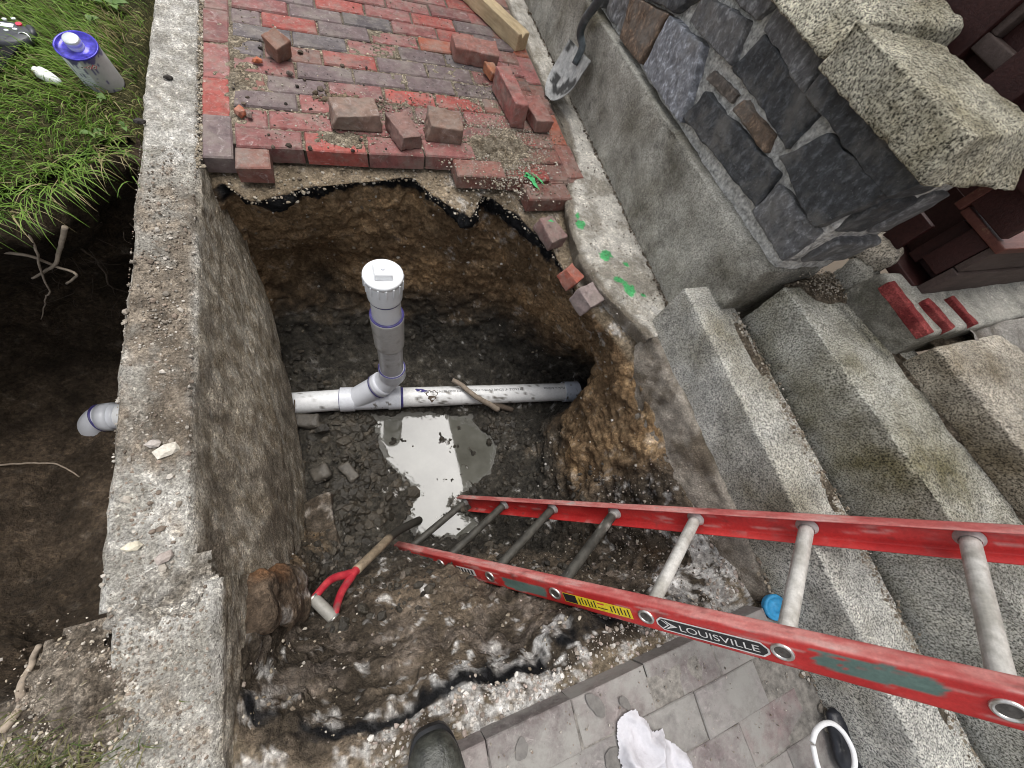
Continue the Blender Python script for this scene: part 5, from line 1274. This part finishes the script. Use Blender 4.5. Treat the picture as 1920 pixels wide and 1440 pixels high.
c = lerp(c, (.045, .03, .16), drip * .92); c = lerp(c, (.06, .045, .10), sstep(.006, .002, hgt))
mesh_obj('can_body', V, F, M['can'], can, col=c)
V, F = lathe(tp, tp + ax, [(-.003, R_c), (-.001, R_c + .002), (.002, R_c + .002), (.003, R_c), (.001, R_c - .003), (-.004, R_c - .005), (-.004, .024), (-.002, .022), (-.002, .0005)], 56)
lid = mesh_obj('can_lid', V, F, plain('purple_lid', (.06, .05, .42), .22, metallic=.35, grain=.6, gscale=45), can)
V, F = lathe(tp, tp + ax, [(-.003, .0195), (.006, .0195), (.007, .0185), (.010, .0200), (.020, .0200), (.0225, .0180), (.0215, .0120), (.0225, .0100), (.0225, .0005)], 40)
mesh_obj('screw_cap', V, F, plain('silver_cap', (.66, .69, .70), .35, metallic=.55, grain=.15), can)
for k, a_ in enumerate((-.40, -.10, .14)):
    d_ = np.array([math.cos(a0 + a_), math.sin(a0 + a_), 0]); s_ = np.array([-d_[1], d_[0], 0]); u_ = ax; o_ = cb + ax * (CH - .030) + d_ * (R_c + .0006)
    for (r, mt, e) in ((.0068, M['red_button'], 0), (.0050, M['decal_white'], .0004), (.0026, M['ink'], .0008)):
        mesh_obj('hazard_diamond', [o_ + d_ * e + s_ * r, o_ + d_ * e + u_ * r, o_ + d_ * e - s_ * r, o_ + d_ * e - u_ * r], [[0, 1, 2, 3]], mt, can, smooth=False)

# ---------------------------------------------------------------- handheld sender with strap
dc = gz(8, 62, .03); dev = empty('handheld_remote', (dc[0], dc[1], .004), label='dark oval remote with white and red buttons on a black strap in the grass', cat='remote')
n = 48; prof = []
def oval(rx, ry, z, ox=0): return [(dc[0] + ox + rx * math.cos(2 * math.pi * k / n) * (1 - .10 * math.cos(2 * math.pi * k / n)), dc[1] + ry * math.sin(2 * math.pi * k / n), z) for k in range(n)]
layers = [oval(.055, .040, .010), oval(.068, .052, .014), oval(.072, .055, .024), oval(.068, .051, .034), oval(.062, .045, .037), oval(.030, .022, .0385)]
V = np.array(sum(layers, [])); F = [[i * n + k, i * n + (k + 1) % n, (i + 1) * n + (k + 1) % n, (i + 1) * n + k] for i in range(5) for k in range(n)] + [[5 * n + k for k in range(n)]]
mesh_obj('remote_body', V, F, M['device'], dev)
def disc(px, py, rx, ry, z, mat, name):
    p = gz(px, py, z); V = [p + (rx * math.cos(2 * math.pi * k / 20), ry * math.sin(2 * math.pi * k / 20), dz) for dz in (0, .003) for k in range(20)]
    mesh_obj(name, V, [[k, (k + 1) % 20, 20 + (k + 1) % 20, 20 + k] for k in range(20)] + [list(range(20, 40))], mat, dev, smooth=False)
for q in ((9, 37), (26, 36), (13, 58), (29, 56), (-12, 38), (-14, 58)): disc(*q, .0055, .0045, .0375, M['button'], 'button')
disc(36, 46, .0075, .0085, .0372, M['red_button'], 'red_button')
p = gz(13, 47, .0385); mesh_obj('display', *hexa([p + (x, y, z) for z in (-.002, .001) for y in (-.009, .009) for x in (-.016, .014)], .02, .001), M['button'], dev)
V, F = tube([gz(56, 52, .030), gz(62, 62, .026), gz(60, 72, .02)], .009, 16); mesh_obj('lug', V, F, M['device'], dev)
a = np.linspace(0, 2 * math.pi, 24); rc = gz(46, 72, .03)
V, F = tube([rc + (.014 * math.cos(t), .010 * math.sin(t), .010 * math.sin(t)) for t in a], .0016, 8, False); mesh_obj('split_ring', V, F, M['chrome'], dev)
V, F = tube([gz(50, 66, .03), gz(53, 70, .03), gz(52, 73, .03)], .004, 10); mesh_obj('clip', V, F, M['chrome'], dev)
sa = [gz(40, 78, .026), gz(24, 92, .020), gz(8, 110, .022), gz(-10, 135, .014), gz(-40, 160, .012)]
cv = smooth_curve(sa, 24); V = []
for i in range(24):
    t_ = cv[min(i + 1, 23)] - cv[max(i - 1, 0)]; s_ = np.array([-t_[1], t_[0], 0]); s_ /= np.linalg.norm(s_)
    for (w, z) in ((-.015, 0), (.015, 0), (.015, .006), (-.015, .006)): V.append(cv[i] + s_ * w + (0, 0, z))
F = [[i * 4 + k, i * 4 + (k + 1) % 4, (i + 1) * 4 + (k + 1) % 4, (i + 1) * 4 + k] for i in range(23) for k in range(4)] + [[3, 2, 1, 0], [92, 93, 94, 95]]
mesh_obj('strap', V, F, M['strap'], dev, smooth=False)
# white marker on the grass
m0, m1 = gz(65, 131, .022), gz(112, 155, .016); L = np.linalg.norm(m1 - m0)
mk = empty('marker_tube', (m0 + m1) / 2, label='small white tapered tube with grey tip lying in the grass', cat='tube')
V, F = lathe(m0, m1, [(0, .003), (.001, .010), (L * .18, .0115), (L * .24, .0165), (L * .55, .0165), (L * .92, .011), (L * .93, .002)], 24); mesh_obj('tube_body', V, F, M['white_ring'], mk)
V, F = lathe(m0, m1, [(L * .92, .0105), (L * 1.02, .007), (L * 1.03, .001)], 20); mesh_obj('tip', V, F, M['pvc_grey'], mk)

# ---------------------------------------------------------------- boot of the photographer
bt = gz(806, 1372, .02); boot = empty('rubber_boot', (bt[0], bt[1] - .15, 0), label='wet black rubber boot toe at the pit edge', cat='boot')
secs = []   # along the foot: distance from toe, half width, height of top, sole bottom
for (d_, w, h) in ((0, .018, .032), (.008, .034, .048), (.025, .046, .060), (.05, .054, .068), (.09, .057, .075), (.14, .054, .090), (.18, .047, .112), (.215, .045, .17), (.245, .048, .19), (.27, .046, .19), (.288, .036, .18)):
    ring = []
    for k in range(28):
        a = 2 * math.pi * k / 28; x = math.cos(a); z = math.sin(a)
        zz = (.5 + .5 * z) * h if z > 0 else (.5 + .5 * z) * h
        ring.append((bt[0] - .01 * d_ / .3 + w * (abs(x) ** .75) * (1 if x > 0 else -1), bt[1] - d_, .006 + max(0, zz)))
    secs.append(ring)
V = np.array(sum(secs, [])); m = 28
F = [[i * m + k, i * m + (k + 1) % m, (i + 1) * m + (k + 1) % m, (i + 1) * m + k] for i in range(len(secs) - 1) for k in range(m)] + [list(range(m))[::-1], [(len(secs) - 1) * m + k for k in range(m)]]
bo = mesh_obj('boot_upper', V, F, M['boot'], boot); md = bo.modifiers.new('sub', 'SUBSURF'); md.levels = 2; md.render_levels = 2
V = []
for z, g_ in ((-.002, .004), (.014, .006), (.018, .003)):
    for k in range(40):
        a = 2 * math.pi * k / 40; y = -.145 + .150 * math.sin(a); w = (.056 if y > -.16 else .050) * abs(math.cos(a)) ** .55 * (1 if math.cos(a) > 0 else -1)
        V.append((bt[0] + w * (1 + g_ * 8), bt[1] + y * 1.0 + .002, z))
F = [[i * 40 + k, i * 40 + (k + 1) % 40, (i + 1) * 40 + (k + 1) % 40, (i + 1) * 40 + k] for i in range(2) for k in range(40)] + [list(range(40))[::-1], list(range(80, 120))]
mesh_obj('boot_sole', V, F, M['rubber'], boot)
V, F = tube([(bt[0], bt[1] - .245, .15), (bt[0], bt[1] - .25, .22), (bt[0] - .005, bt[1] - .265, .33)], [.055, .058, .066], 28, False); mesh_obj('boot_shaft', V, F, M['boot'], boot)

# ---------------------------------------------------------------- white rag, black glove, white ring, blue lid
RG = np.array([gz(*q, .008)[:2] for q in ((1156, 1352), (1170, 1335), (1192, 1330), (1210, 1348), (1222, 1372), (1245, 1366), (1248, 1385), (1262, 1392), (1288, 1410), (1305, 1450), (1290, 1500), (1180, 1500), (1160, 1420))])
mn, mx_ = RG.min(0) - .02, RG.max(0) + .02; nx_, ny_ = 90, 110
X, Y = np.meshgrid(np.linspace(mn[0], mx_[0], nx_), np.linspace(mn[1], mx_[1], ny_), indexing='ij'); P = np.stack([X.ravel(), Y.ravel(), 0 * X.ravel()], 1)
sdr = poly_sd(P[:, :2], RG) + .006 * fbm(P, 60, 3, 51)
fold = .030 * (1 - np.abs(fbm(P * [1, .55, 1], 16, 3, 53)) * 2.2) + .006 * fbm(P, 40, 3, 55)
P[:, 2] = .007 + np.maximum(.0, fold + .008) * sstep(.0, -.02, sdr)
idx = np.arange(len(P)).reshape(nx_, ny_); F = np.stack([idx[:-1, :-1], idx[1:, :-1], idx[1:, 1:], idx[:-1, 1:]], -1).reshape(-1, 4)
keep = sdr[F].max(1) < 0; use = np.unique(F[keep]); remap = -np.ones(len(P), int); remap[use] = np.arange(len(use))
mesh_obj('white_rag', P[use], remap[F[keep]], M['rag'], label='crumpled white rag on the grey brick paving', cat='rag')
GL = [gz(*q, .02) for q in ((1562, 1325), (1570, 1350), (1578, 1390), (1590, 1430), (1640, 1480))]
cv = smooth_curve(GL, 40); V, F = tube(cv, np.interp(np.linspace(0, 1, 40), [0, .05, .2, .5, .75, 1], [.012, .030, .036, .030, .022, .02]), 24)
V[:, 2] = .010 + (V[:, 2] - .02) * .55 + .012; n1 = fbm(V, 14, 4, 61); V = V + vnormals(V, F) * (.012 * n1)[:, None]; V[:, 2] = np.maximum(V[:, 2], .004)
mesh_obj('black_bag', V, F, M['black_plastic'], label='crumpled black plastic sleeve under the white ring', cat='plastic')
rp_ = [gz(*q, .062) for q in ((1523, 1392), (1530, 1370), (1545, 1357), (1562, 1357), (1580, 1372), (1594, 1395), (1601, 1415), (1602, 1440), (1590, 1470), (1570, 1478), (1548, 1462), (1533, 1436), (1523, 1392))]
V, F = tube(smooth_curve(rp_, 70)[:-1], .0058, 14, True)
mesh_obj('white_ring', V, F, M['white_ring'], label='thin white plastic ring lying on the black sleeve', cat='ring')
bp = gz(1456, 1140, .012)
V, F = lathe(bp, bp + np.array([-.25, -.1, 1.0]), [(-.02, .030), (-.004, .034), (.002, .033), (.003, .027), (.001, .026), (.001, .010), (.004, .009), (.004, .0005)], 36)
V = V + vnormals(V, F) * (.002 * fbm(V, 50, 3, 71))[:, None]
mesh_obj('blue_cap', V, F, M['blue_paint'], label='round blue painted metal cap at the foot of the lowest step', cat='cap')
bk = gx(1925, 872, 1.84); lump('black_shoe_tip', bk, (.06, .06, .05), 75, M['black_plastic'], 'black rounded object edge resting on the third granite step', 'object', 0, .003, res=.008)

# ================================================================== SMALL STUFF
# ---------------------------------------------------------------- roots and sticks
def root(pts, r0, r1, mat, label, name='root', cat='root', n=26, jit=.006, seed=0):
    cv = smooth_curve(pts, n); cv = cv + jit * np.stack([fbm(cv, 25, 3, seed + k) for k in range(3)], 1)
    V, F = tube(cv, np.linspace(r0, r1, n), 10); return mesh_obj(name, V, F, mat, label=label, cat=cat)
gp = lambda x, y, z: gz(x, y, z)
def gy(x, y, Y): d = ray(x, y); return CC + (Y - CC[1]) / d[1] * d
root([gp(848, 712, -.815), gp(868, 724, -.822), gp(890, 742, -.828), gp(912, 755, -.87), gp(935, 768, -.92)], .012, .016, M['root_pale'], 'short brown root stub poking over the white pipe', seed=1)
root([gp(905, 752, -.90), gp(930, 760, -.925), gp(960, 768, -.95)], .022, .014, M['bark'], 'muddy root end beside the white pipe', seed=3)
root([gp(552, 752, -.84), gp(552, 768, -.87), gp(546, 785, -.92), gp(540, 800, -.95)], .003, .005, M['bark'], 'thin dark twig beside the kerb and pipe', seed=4, jit=.012)
Y0 = -.20
root([gy(120, 425, Y0 - .08), gy(112, 470, Y0 - .10), gy(98, 498, Y0 - .12), gy(60, 522, Y0 - .12)], .0065, .003, M['root_pale'], 'thick pale root bending down under the turf', seed=5)
root([gy(-10, 472, Y0 - .12), gy(60, 480, Y0 - .12), gy(110, 502, Y0 - .12), gy(142, 515, Y0 - .14), gy(125, 532, Y0 - .13)], .0045, .003, M['root_pale'], 'long pale root running sideways across the trench wall', seed=7)
root([gy(40, 425, Y0 - .10), gy(60, 455, Y0 - .12), gy(80, 500, Y0 - .13), gy(88, 555, Y0 - .14), gy(78, 600, Y0 - .14)], .0035, .0012, M['root_pale'], 'hanging root with a thin tip in the trench', seed=9, jit=.012)
root([gy(150, 460, -.16), gy(190, 500, -.16), gy(200, 530, -.17), gy(240, 555, -.16)], .004, .002, M['bark'], 'thin dark root along the trench wall by the kerb', seed=11, jit=.012)
root([gp(72, 1210, -.02), gp(58, 1245, -.035), gp(40, 1285, -.02), gp(22, 1335, .0), gp(5, 1370, .0)], .0045, .007, M['root_pale'], 'bare twig standing at the near edge of the trench', 'twig', 'twig', seed=13, jit=.01)
root([gp(-10, 872, -.86), gp(60, 868, -.85), gp(110, 872, -.86), gp(150, 893, -.88)], .004, .002, M['root_pale'], 'long thin root on the trench floor below the elbow', seed=15)
hairs = []
for k in range(70):
    x, y = rng.uniform(0, 250), rng.uniform(400, 640); q = gy(x, y, -.17); dx, dz = rng.normal(0, .04), -abs(rng.normal(.05, .03))
    cv = smooth_curve([q, q + (dx * .5 + rng.normal(0, .01), -.01, dz * .5), q + (dx, -.01 + rng.normal(0, .01), dz)], 8); hairs.append(tube(cv, np.linspace(.0012, .0005, 8), 4, False))
V, F = merge(hairs); mesh_obj('root_hairs', V, F, M['bark'], kind='stuff', label='fine root hairs hanging in the trench', cat='roots')

# ---------------------------------------------------------------- stones in the pit
soil_stone = plain('muddy_stone', (.085, .075, .062), .6, grain=.5, gscale=30, bstr=.8, bscale=40, bdist=.008)
for k, (px, py, z, dims, rz, lb) in enumerate(((602, 888, -.915, (.085, .07, .06), .3, 'round muddy stone beside the kerb foot'), (655, 885, -.925, (.05, .10, .03), .5, 'flat brown stone in the mud near the puddle'), (575, 790, -.92, (.12, .07, .05), -.2, 'long dark stone below the white pipe'),
        (1078, 990, -.80, (.04, .03, .025), .1, 'small grey pebble stone under the ladder'))):
    lump('pit_stone', gz(px, py, z), dims, 930 + k, soil_stone, lb, 'stone', rz)
c8 = [gz(*q, z) for z, Q in ((-.98, ((575, 1050), (650, 1040), (562, 950), (625, 925))), (-.86, ((580, 1062), (640, 1045), (560, 945), (620, 922)))) for q in Q]
V, F = hexa(c8, .010, .015, .010, 22, 940, 4, .015, 9)
n2 = fbm(V, 30, 4, 942); c = lerp((.08, .062, .045), (.16, .13, .10), sstep(-.4, .4, n2)); c = lerp(c, (.38, .34, .30), sstep(.25, .45, n2 + .5 * fbm(V, 12, 3, 943)) * .8)
mesh_obj('leaning_rock', V, F, M['soil'], col=c, wet=.2 * np.ones(len(V)), label='long muddy broken concrete piece lying along the kerb foot', cat='stone')
# clay lump stuck on the end of the long kerb
c8 = box8(-.085, .02, -1.43, -1.285, -.50, -.14); V, F = hexa(c8, .007, .040, .018, 26, 951, 5, .035, 9)
n2 = fbm(V, 22, 4, 952); n1 = fbm(V, 8, 3, 953); c = lerp((.10, .072, .05), (.18, .13, .09), sstep(-.4, .4, n2)); c = lerp(c, (.22, .10, .04), sstep(.0, .4, n1) * .8); c = lerp(c, (.45, .42, .39), sstep(.2, .4, n2 - .4 * n1) * .7)
mesh_obj('clay_lump', V, F, M['soil'], col=c, wet=.3 * np.ones(len(V)), label='rusty brown clay lump stuck below the kerb joint', cat='clay')

# ---------------------------------------------------------------- gravel and crumbs
def scatter(n, fx, fy, fz, smin, smax, pal, name, label, power=2.5, flat=.7):
    x, y = fx(n), fy(n); z = fz(x, y); s = smin + (smax - smin) * rng.random(n) ** power
    pos = np.stack([x, y, z + s * .02], 1); cols = np.array(pal)[rng.integers(0, len(pal), n)] * rng.uniform(.7, 1.25, (n, 1))
    V, F, C = pebbles(pos, s, cols, flat); o = mesh_obj(name, V, F, M['pebble'], smooth=False, col=C, kind='stuff', label=label, cat='gravel'); return o
EARTH = [(.20, .165, .12), (.28, .24, .18), (.36, .32, .26), (.15, .12, .09), (.42, .38, .32), (.25, .21, .16)]
GREY = [(.25, .22, .185), (.31, .28, .24), (.19, .165, .135), (.38, .35, .31), (.22, .175, .14), (.15, .12, .095)]
N_ = lambda m, s: (lambda n: rng.normal(m, s, n)); U_ = lambda a, b: (lambda n: rng.uniform(a, b, n)); Z_ = lambda z: (lambda x, y: np.full(len(x), z))
# crumb heap over the bricks near the pit edge
hx, hy = .93, -.005
def heap(x, y): return .003 + .030 * np.exp(-(((x - .92) / .10) ** 2 + ((y - .06) / .10) ** 2)) * 0
scatter(7000, N_(.93, .10), N_(.06, .11), Z_(.000), .0010, .0058, EARTH, 'gravel_heap', 'heap of earth crumbs and gravel over the front bricks')
scatter(2600, N_(1.02, .10), N_(.28, .16), Z_(.0), .0010, .004, EARTH, 'gravel_scatter', 'earth crumbs beside the loose bricks')
scatter(1500, N_(.45, .12), N_(.20, .07), Z_(.001), .0012, .005, EARTH, 'gravel_scatter', 'sandy crumbs around the broken brick bats')
scatter(1800, U_(0, 1.25), U_(0, 1.1), Z_(.001), .0010, .0038, EARTH + [(.06, .05, .045)] * 3, 'gravel_scatter', 'scattered grit over the brick path')
scatter(900, N_(-.092, .006), U_(-.1, 1.3), Z_(-.004), .002, .007, EARTH, 'gravel_scatter', 'grit along the joint between kerb and path')
scatter(260, N_(.36, .035), N_(.275, .016), Z_(.004), .004, .012, [(.13, .10, .07), (.20, .15, .10)], 'soil_clod', 'dry brown clod of soil on the bricks')
scatter(40, U_(0, .5), U_(.0, .6), Z_(.002), .004, .012, [(.05, .042, .036), (.09, .07, .055)], 'soil_crumbs', 'dark mud crumbs on the brick path')
# kerb top
def kx(n): return np.clip(rng.normal(-.17, .04, n), -.238, -.100)
scatter(2600, kx, U_(-1.29, -.02), Z_(.001), .0010, .0042, GREY, 'gravel_scatter', 'grit and small gravel lying along the kerb top', 3)
scatter(60, kx, U_(-1.28, -.2), Z_(.003), .004, .009, GREY, 'gravel_scatter', 'larger pebbles on the kerb top', 1.5, .75)
for k, (px, py, s, cl, lb) in enumerate(((312, 845, .020, (.58, .54, .47), 'pale angular stone on the kerb top'), (290, 832, .014, (.40, .36, .33), 'grey pebble beside the pale angular stone'), (248, 1025, .014, (.60, .55, .44), 'cream round pebble on the kerb top'), (308, 1045, .014, (.36, .31, .28), 'brown pebble near the kerb end'), (315, 145, .012, (.05, .045, .04), 'black tar crumb on the kerb top'), (262, 228, .013, (.05, .045, .042), 'black tar crumb beside the turf'))):
    p = gz(px, py, .008); v, f = ico(); r = np.random.default_rng(960 + k); V = v * (1 + r.uniform(-.25, .25, (12, 1))) * s * [1.25, .85, .6] + p
    mesh_obj('pebble', V, f.tolist(), M['pebble'], smooth=False, col=np.tile(cl, (12, 1)), label=lb, cat='pebble')
scatter(2200, U_(-.225, -.06), U_(-2.0, -1.29), Z_(.001), .0010, .0042, GREY, 'gravel_scatter', 'grit covering the second kerb stone', 3)
scatter(1800, N_(-.27, .06), N_(-1.47, .07), Z_(.003), .001, .0038, EARTH + GREY, 'gravel_scatter', 'loose soil crumbs at the near end of the trench', 2.5)
# paving edge, concrete strip and steps
scatter(700, U_(1.12, 1.40), U_(-.8, .3), Z_(.004), .001, .004, GREY, 'gravel_scatter', 'grit on the concrete strip')
scatter(500, N_(1.397, .006), U_(-.8, 1.2), Z_(.003), .002, .007, [(.07, .055, .04), (.14, .11, .08)], 'gravel_scatter', 'dark debris in the joint under the slab')
scatter(900, N_(1.315, .018), U_(-2.1, -1.62), Z_(.0), .002, .010, GREY + EARTH, 'gravel_scatter', 'grit at the foot of the lowest step')
scatter(1500, N_(1.452, .012), U_(-2.4, -.9), Z_(.186), .0015, .006, EARTH, 'gravel_scatter', 'crumbs behind the lowest step')
scatter(450, N_(1.66, .05), N_(-.915, .03), Z_(.350), .0012, .0045, EARTH, 'gravel_scatter', 'crumbs in the corner of the second step')
scatter(500, U_(.35, 1.28), U_(-2.0, -1.745), Z_(.001), .0008, .003, GREY, 'gravel_scatter', 'fine grit on the near paving')
# stones on the pit walls and broken slab edge, set on the soil surface
def on_pit(mask, n, smin, smax, pal, name, label, power=2.5, mat='pebble'):
    ids = np.nonzero(mask)[0]; ids = rng.choice(ids, n); s = smin + (smax - smin) * rng.random(n) ** power
    cols = np.array(pal)[rng.integers(0, len(pal), n)] * rng.uniform(.7, 1.2, (n, 1))
    V, F, C = pebbles(pit_V[ids] + rng.normal(0, .003, (n, 3)) - [0, 0, .001], s, cols, .8); mesh_obj(name, V, F, M[mat], smooth=False, col=C, kind='stuff', label=label, cat='gravel')
WH = [(.52, .49, .45), (.60, .57, .53), (.38, .35, .31), (.40, .33, .29), (.24, .20, .17), (.30, .26, .22)]
nearm = (pit_V[:, 1] < -1.45)
on_pit(nearm & (pit_T > .7) & (pit_T < 1.5) & (pit_G > .45), 2000, .0012, .0068, WH, 'broken_concrete', 'white broken concrete crumbs along the paving edge', 3)
on_pit(nearm & (pit_T > 1.3) & (pit_T < 4.2), 1000, .0012, .0065, WH[2:] + EARTH, 'pit_gravel', 'gravel crumbs on the near pit slope', 3)
on_pit((pit_V[:, 0] > 1.0) & (pit_V[:, 1] < -1.25) & (pit_T > .8) & (pit_T < 3.2), 1400, .0012, .0065, WH[2:] + [(.2, .17, .14), (.1, .085, .07)] * 2, 'pit_gravel', 'grey rubble crumbs below the lowest step', 3)
on_pit((pit_T > .9) & (pit_T < 5.2) & (pit_V[:, 1] > -1.3), 900, .002, .009, EARTH + WH[:2], 'pit_gravel', 'small stones sticking out of the clay walls', 3)
on_pit((pit_T > .3) & (pit_T < 1.3) & (pit_V[:, 1] > -.6) & (pit_V[:, 0] > -.05), 1500, .0015, .007, EARTH, 'pit_gravel', 'sandy crumbs on the ledge below the bricks', 3)
CL = [(.034, .029, .022), (.052, .044, .033), (.042, .036, .027), (.062, .051, .037)]
on_pit((pit_V[:, 2] < -.80) & (pit_V[:, 2] > -.968), 1700, .004, .024, CL, 'mud_clods', 'dark wet clods on the pit floor', 4, 'clod')
on_pit((pit_V[:, 2] < -.35) & (pit_V[:, 2] > -.85) & (pit_V[:, 1] < -1.2), 900, .004, .022, CL + [(.12, .10, .08)], 'mud_clods', 'muddy clods on the near pit slope', 4, 'clod')
rim_l = (pit_V[:, 2] > -.975) & (pit_V[:, 2] < -.90) & (pit_V[:, 0] < .42) & (pit_V[:, 1] < -.65)
on_pit(rim_l, 650, .006, .034, CL, 'mud_clods', 'heavier clods between kerb foot and puddle', 3, 'clod')

# ---------------------------------------------------------------- grass
def blades(pos, length, lean_dir, lean, width, cols, segs=4):
    n = len(pos); t = np.linspace(0, 1, segs + 1); side = np.stack([-lean_dir[:, 1], lean_dir[:, 0], 0 * lean_dir[:, 0]], 1)
    tw = rng.uniform(-1.2, 1.2, n); side = side * np.cos(tw)[:, None] + lean_dir * np.sin(tw)[:, None] * [1, 1, 0]
    V = np.zeros((n, segs + 1, 2, 3))
    for k, a in enumerate(t):
        th = lean * (0.35 + 0.65 * a)
        h = np.stack([lean_dir[:, 0] * np.sin(th), lean_dir[:, 1] * np.sin(th), np.cos(th)], 1)
        c = pos + h * (length * a)[:, None]
        w = (width * (1 - a ** 1.6) + .0002)[:, None]
        V[:, k, 0] = c - side * w; V[:, k, 1] = c + side * w
    m = (segs + 1) * 2; F = []
    base = np.arange(n)[:, None] * m
    q = np.array([[2 * k, 2 * k + 1, 2 * k + 3, 2 * k + 2] for k in range(segs)])
    F = (q[None] + base[:, :, None]).reshape(-1, 4)
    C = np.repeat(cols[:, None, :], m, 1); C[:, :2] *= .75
    return V.reshape(-1, 3), F, C.reshape(-1, 3)
n = 30000
x = rng.uniform(-1.5, -.245, n); y = rng.uniform(-.45, 1.9, n)
ok = (poly_sd(np.stack([x, y], 1), LEFT_POLY) > -.012)
ok &= (rng.random(n) < np.where(x > -.30, .35, 1)) & (y > -.42)
x, y = x[ok], y[ok]; n = len(x); p3 = np.stack([x, y, 0 * x], 1)
rim = sstep(.10, .0, poly_sd(p3[:, :2], LEFT_POLY))
flow = fbm(p3, 3, 2, 971) * 1.6
ang = -1.9 + flow + rng.normal(0, .75, n); ld = np.stack([np.cos(ang), np.sin(ang), 0 * ang], 1)
lean = np.clip(rng.normal(.95, .30, n) + rim * .55, .1, 2.3); ln = rng.uniform(.035, .090, n) * (1 + .35 * rim) * np.where(x > -.30, .65, 1)
hue = rng.random(n); patch = fbm(p3, 6, 3, 973)
cols = lerp((.090, .175, .024), (.25, .38, .07), np.clip(hue * .8 + .3 * patch, 0, 1)); dry = (rng.random(n) < np.where(x > -.36, .38, .10) ); cols[dry] = lerp((.26, .22, .10), (.36, .31, .17), rng.random(dry.sum()))
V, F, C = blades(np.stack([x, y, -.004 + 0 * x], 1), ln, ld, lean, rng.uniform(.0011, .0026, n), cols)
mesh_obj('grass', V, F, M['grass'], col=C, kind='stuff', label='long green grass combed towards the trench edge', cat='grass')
n = 1500; x = rng.normal(-.33, .06, n); y = rng.normal(-1.56, .05, n); ang = rng.uniform(0, 6.28, n)
V, F, C = blades(np.stack([x, y, 0 * x], 1), rng.uniform(.015, .045, n), np.stack([np.cos(ang), np.sin(ang), 0 * ang], 1), rng.uniform(.4, 1.5, n), rng.uniform(.0006, .0014, n), lerp((.07, .11, .03), (.22, .20, .09), rng.random(n)))
mesh_obj('grass', V, F, M['grass'], col=C, kind='stuff', label='sparse short grass on the soil at the near trench end', cat='grass')
# broad weed leaves
def weed(px, py, nl, size, seed, label):
    r = np.random.default_rng(seed); c0 = gz(px, py, .01); w = empty('weed_plant', c0, label=label, cat='weed')
    for k in range(nl):
        a = r.uniform(0, 6.28); L = size * r.uniform(.7, 1.2); d = np.array([math.cos(a), math.sin(a), 0]); s = np.array([-d[1], d[0], 0]); V = []; m = 8
        for i in range(m + 1):
            t = i / m; wd = L * .30 * math.sin(math.pi * min(1, t * .93 + .05)) ** .8; cpt = c0 + d * L * t + (0, 0, .012 + .035 * t - .030 * t * t)
            V += [cpt - s * wd + (0, 0, .004), cpt, cpt + s * wd + (0, 0, .004)]
        F = [[i * 3 + j, (i + 1) * 3 + j, (i + 1) * 3 + j + 1, i * 3 + j + 1] for i in range(m) for j in range(2)]
        cc = lerp((.06, .12, .028), (.12, .19, .05), np.full(len(V), r.random())); mesh_obj('leaf', V, F, M['leaf'], w, col=cc)
weed(215, 18, 6, .045, 1, 'broad leaved weed beside the kerb above the can'); weed(175, 52, 3, .032, 2, 'weed with pale leaf next to the can lid'); weed(150, 5, 5, .042, 3, 'broad leaved weed in the grass behind the can')
weed(183, 262, 4, .026, 4, 'small weed at the turf edge over the trench'); weed(240, 248, 3, .022, 5, 'small weed between turf edge and kerb'); weed(205, 198, 3, .022, 6, 'small yellow green weed below the can')
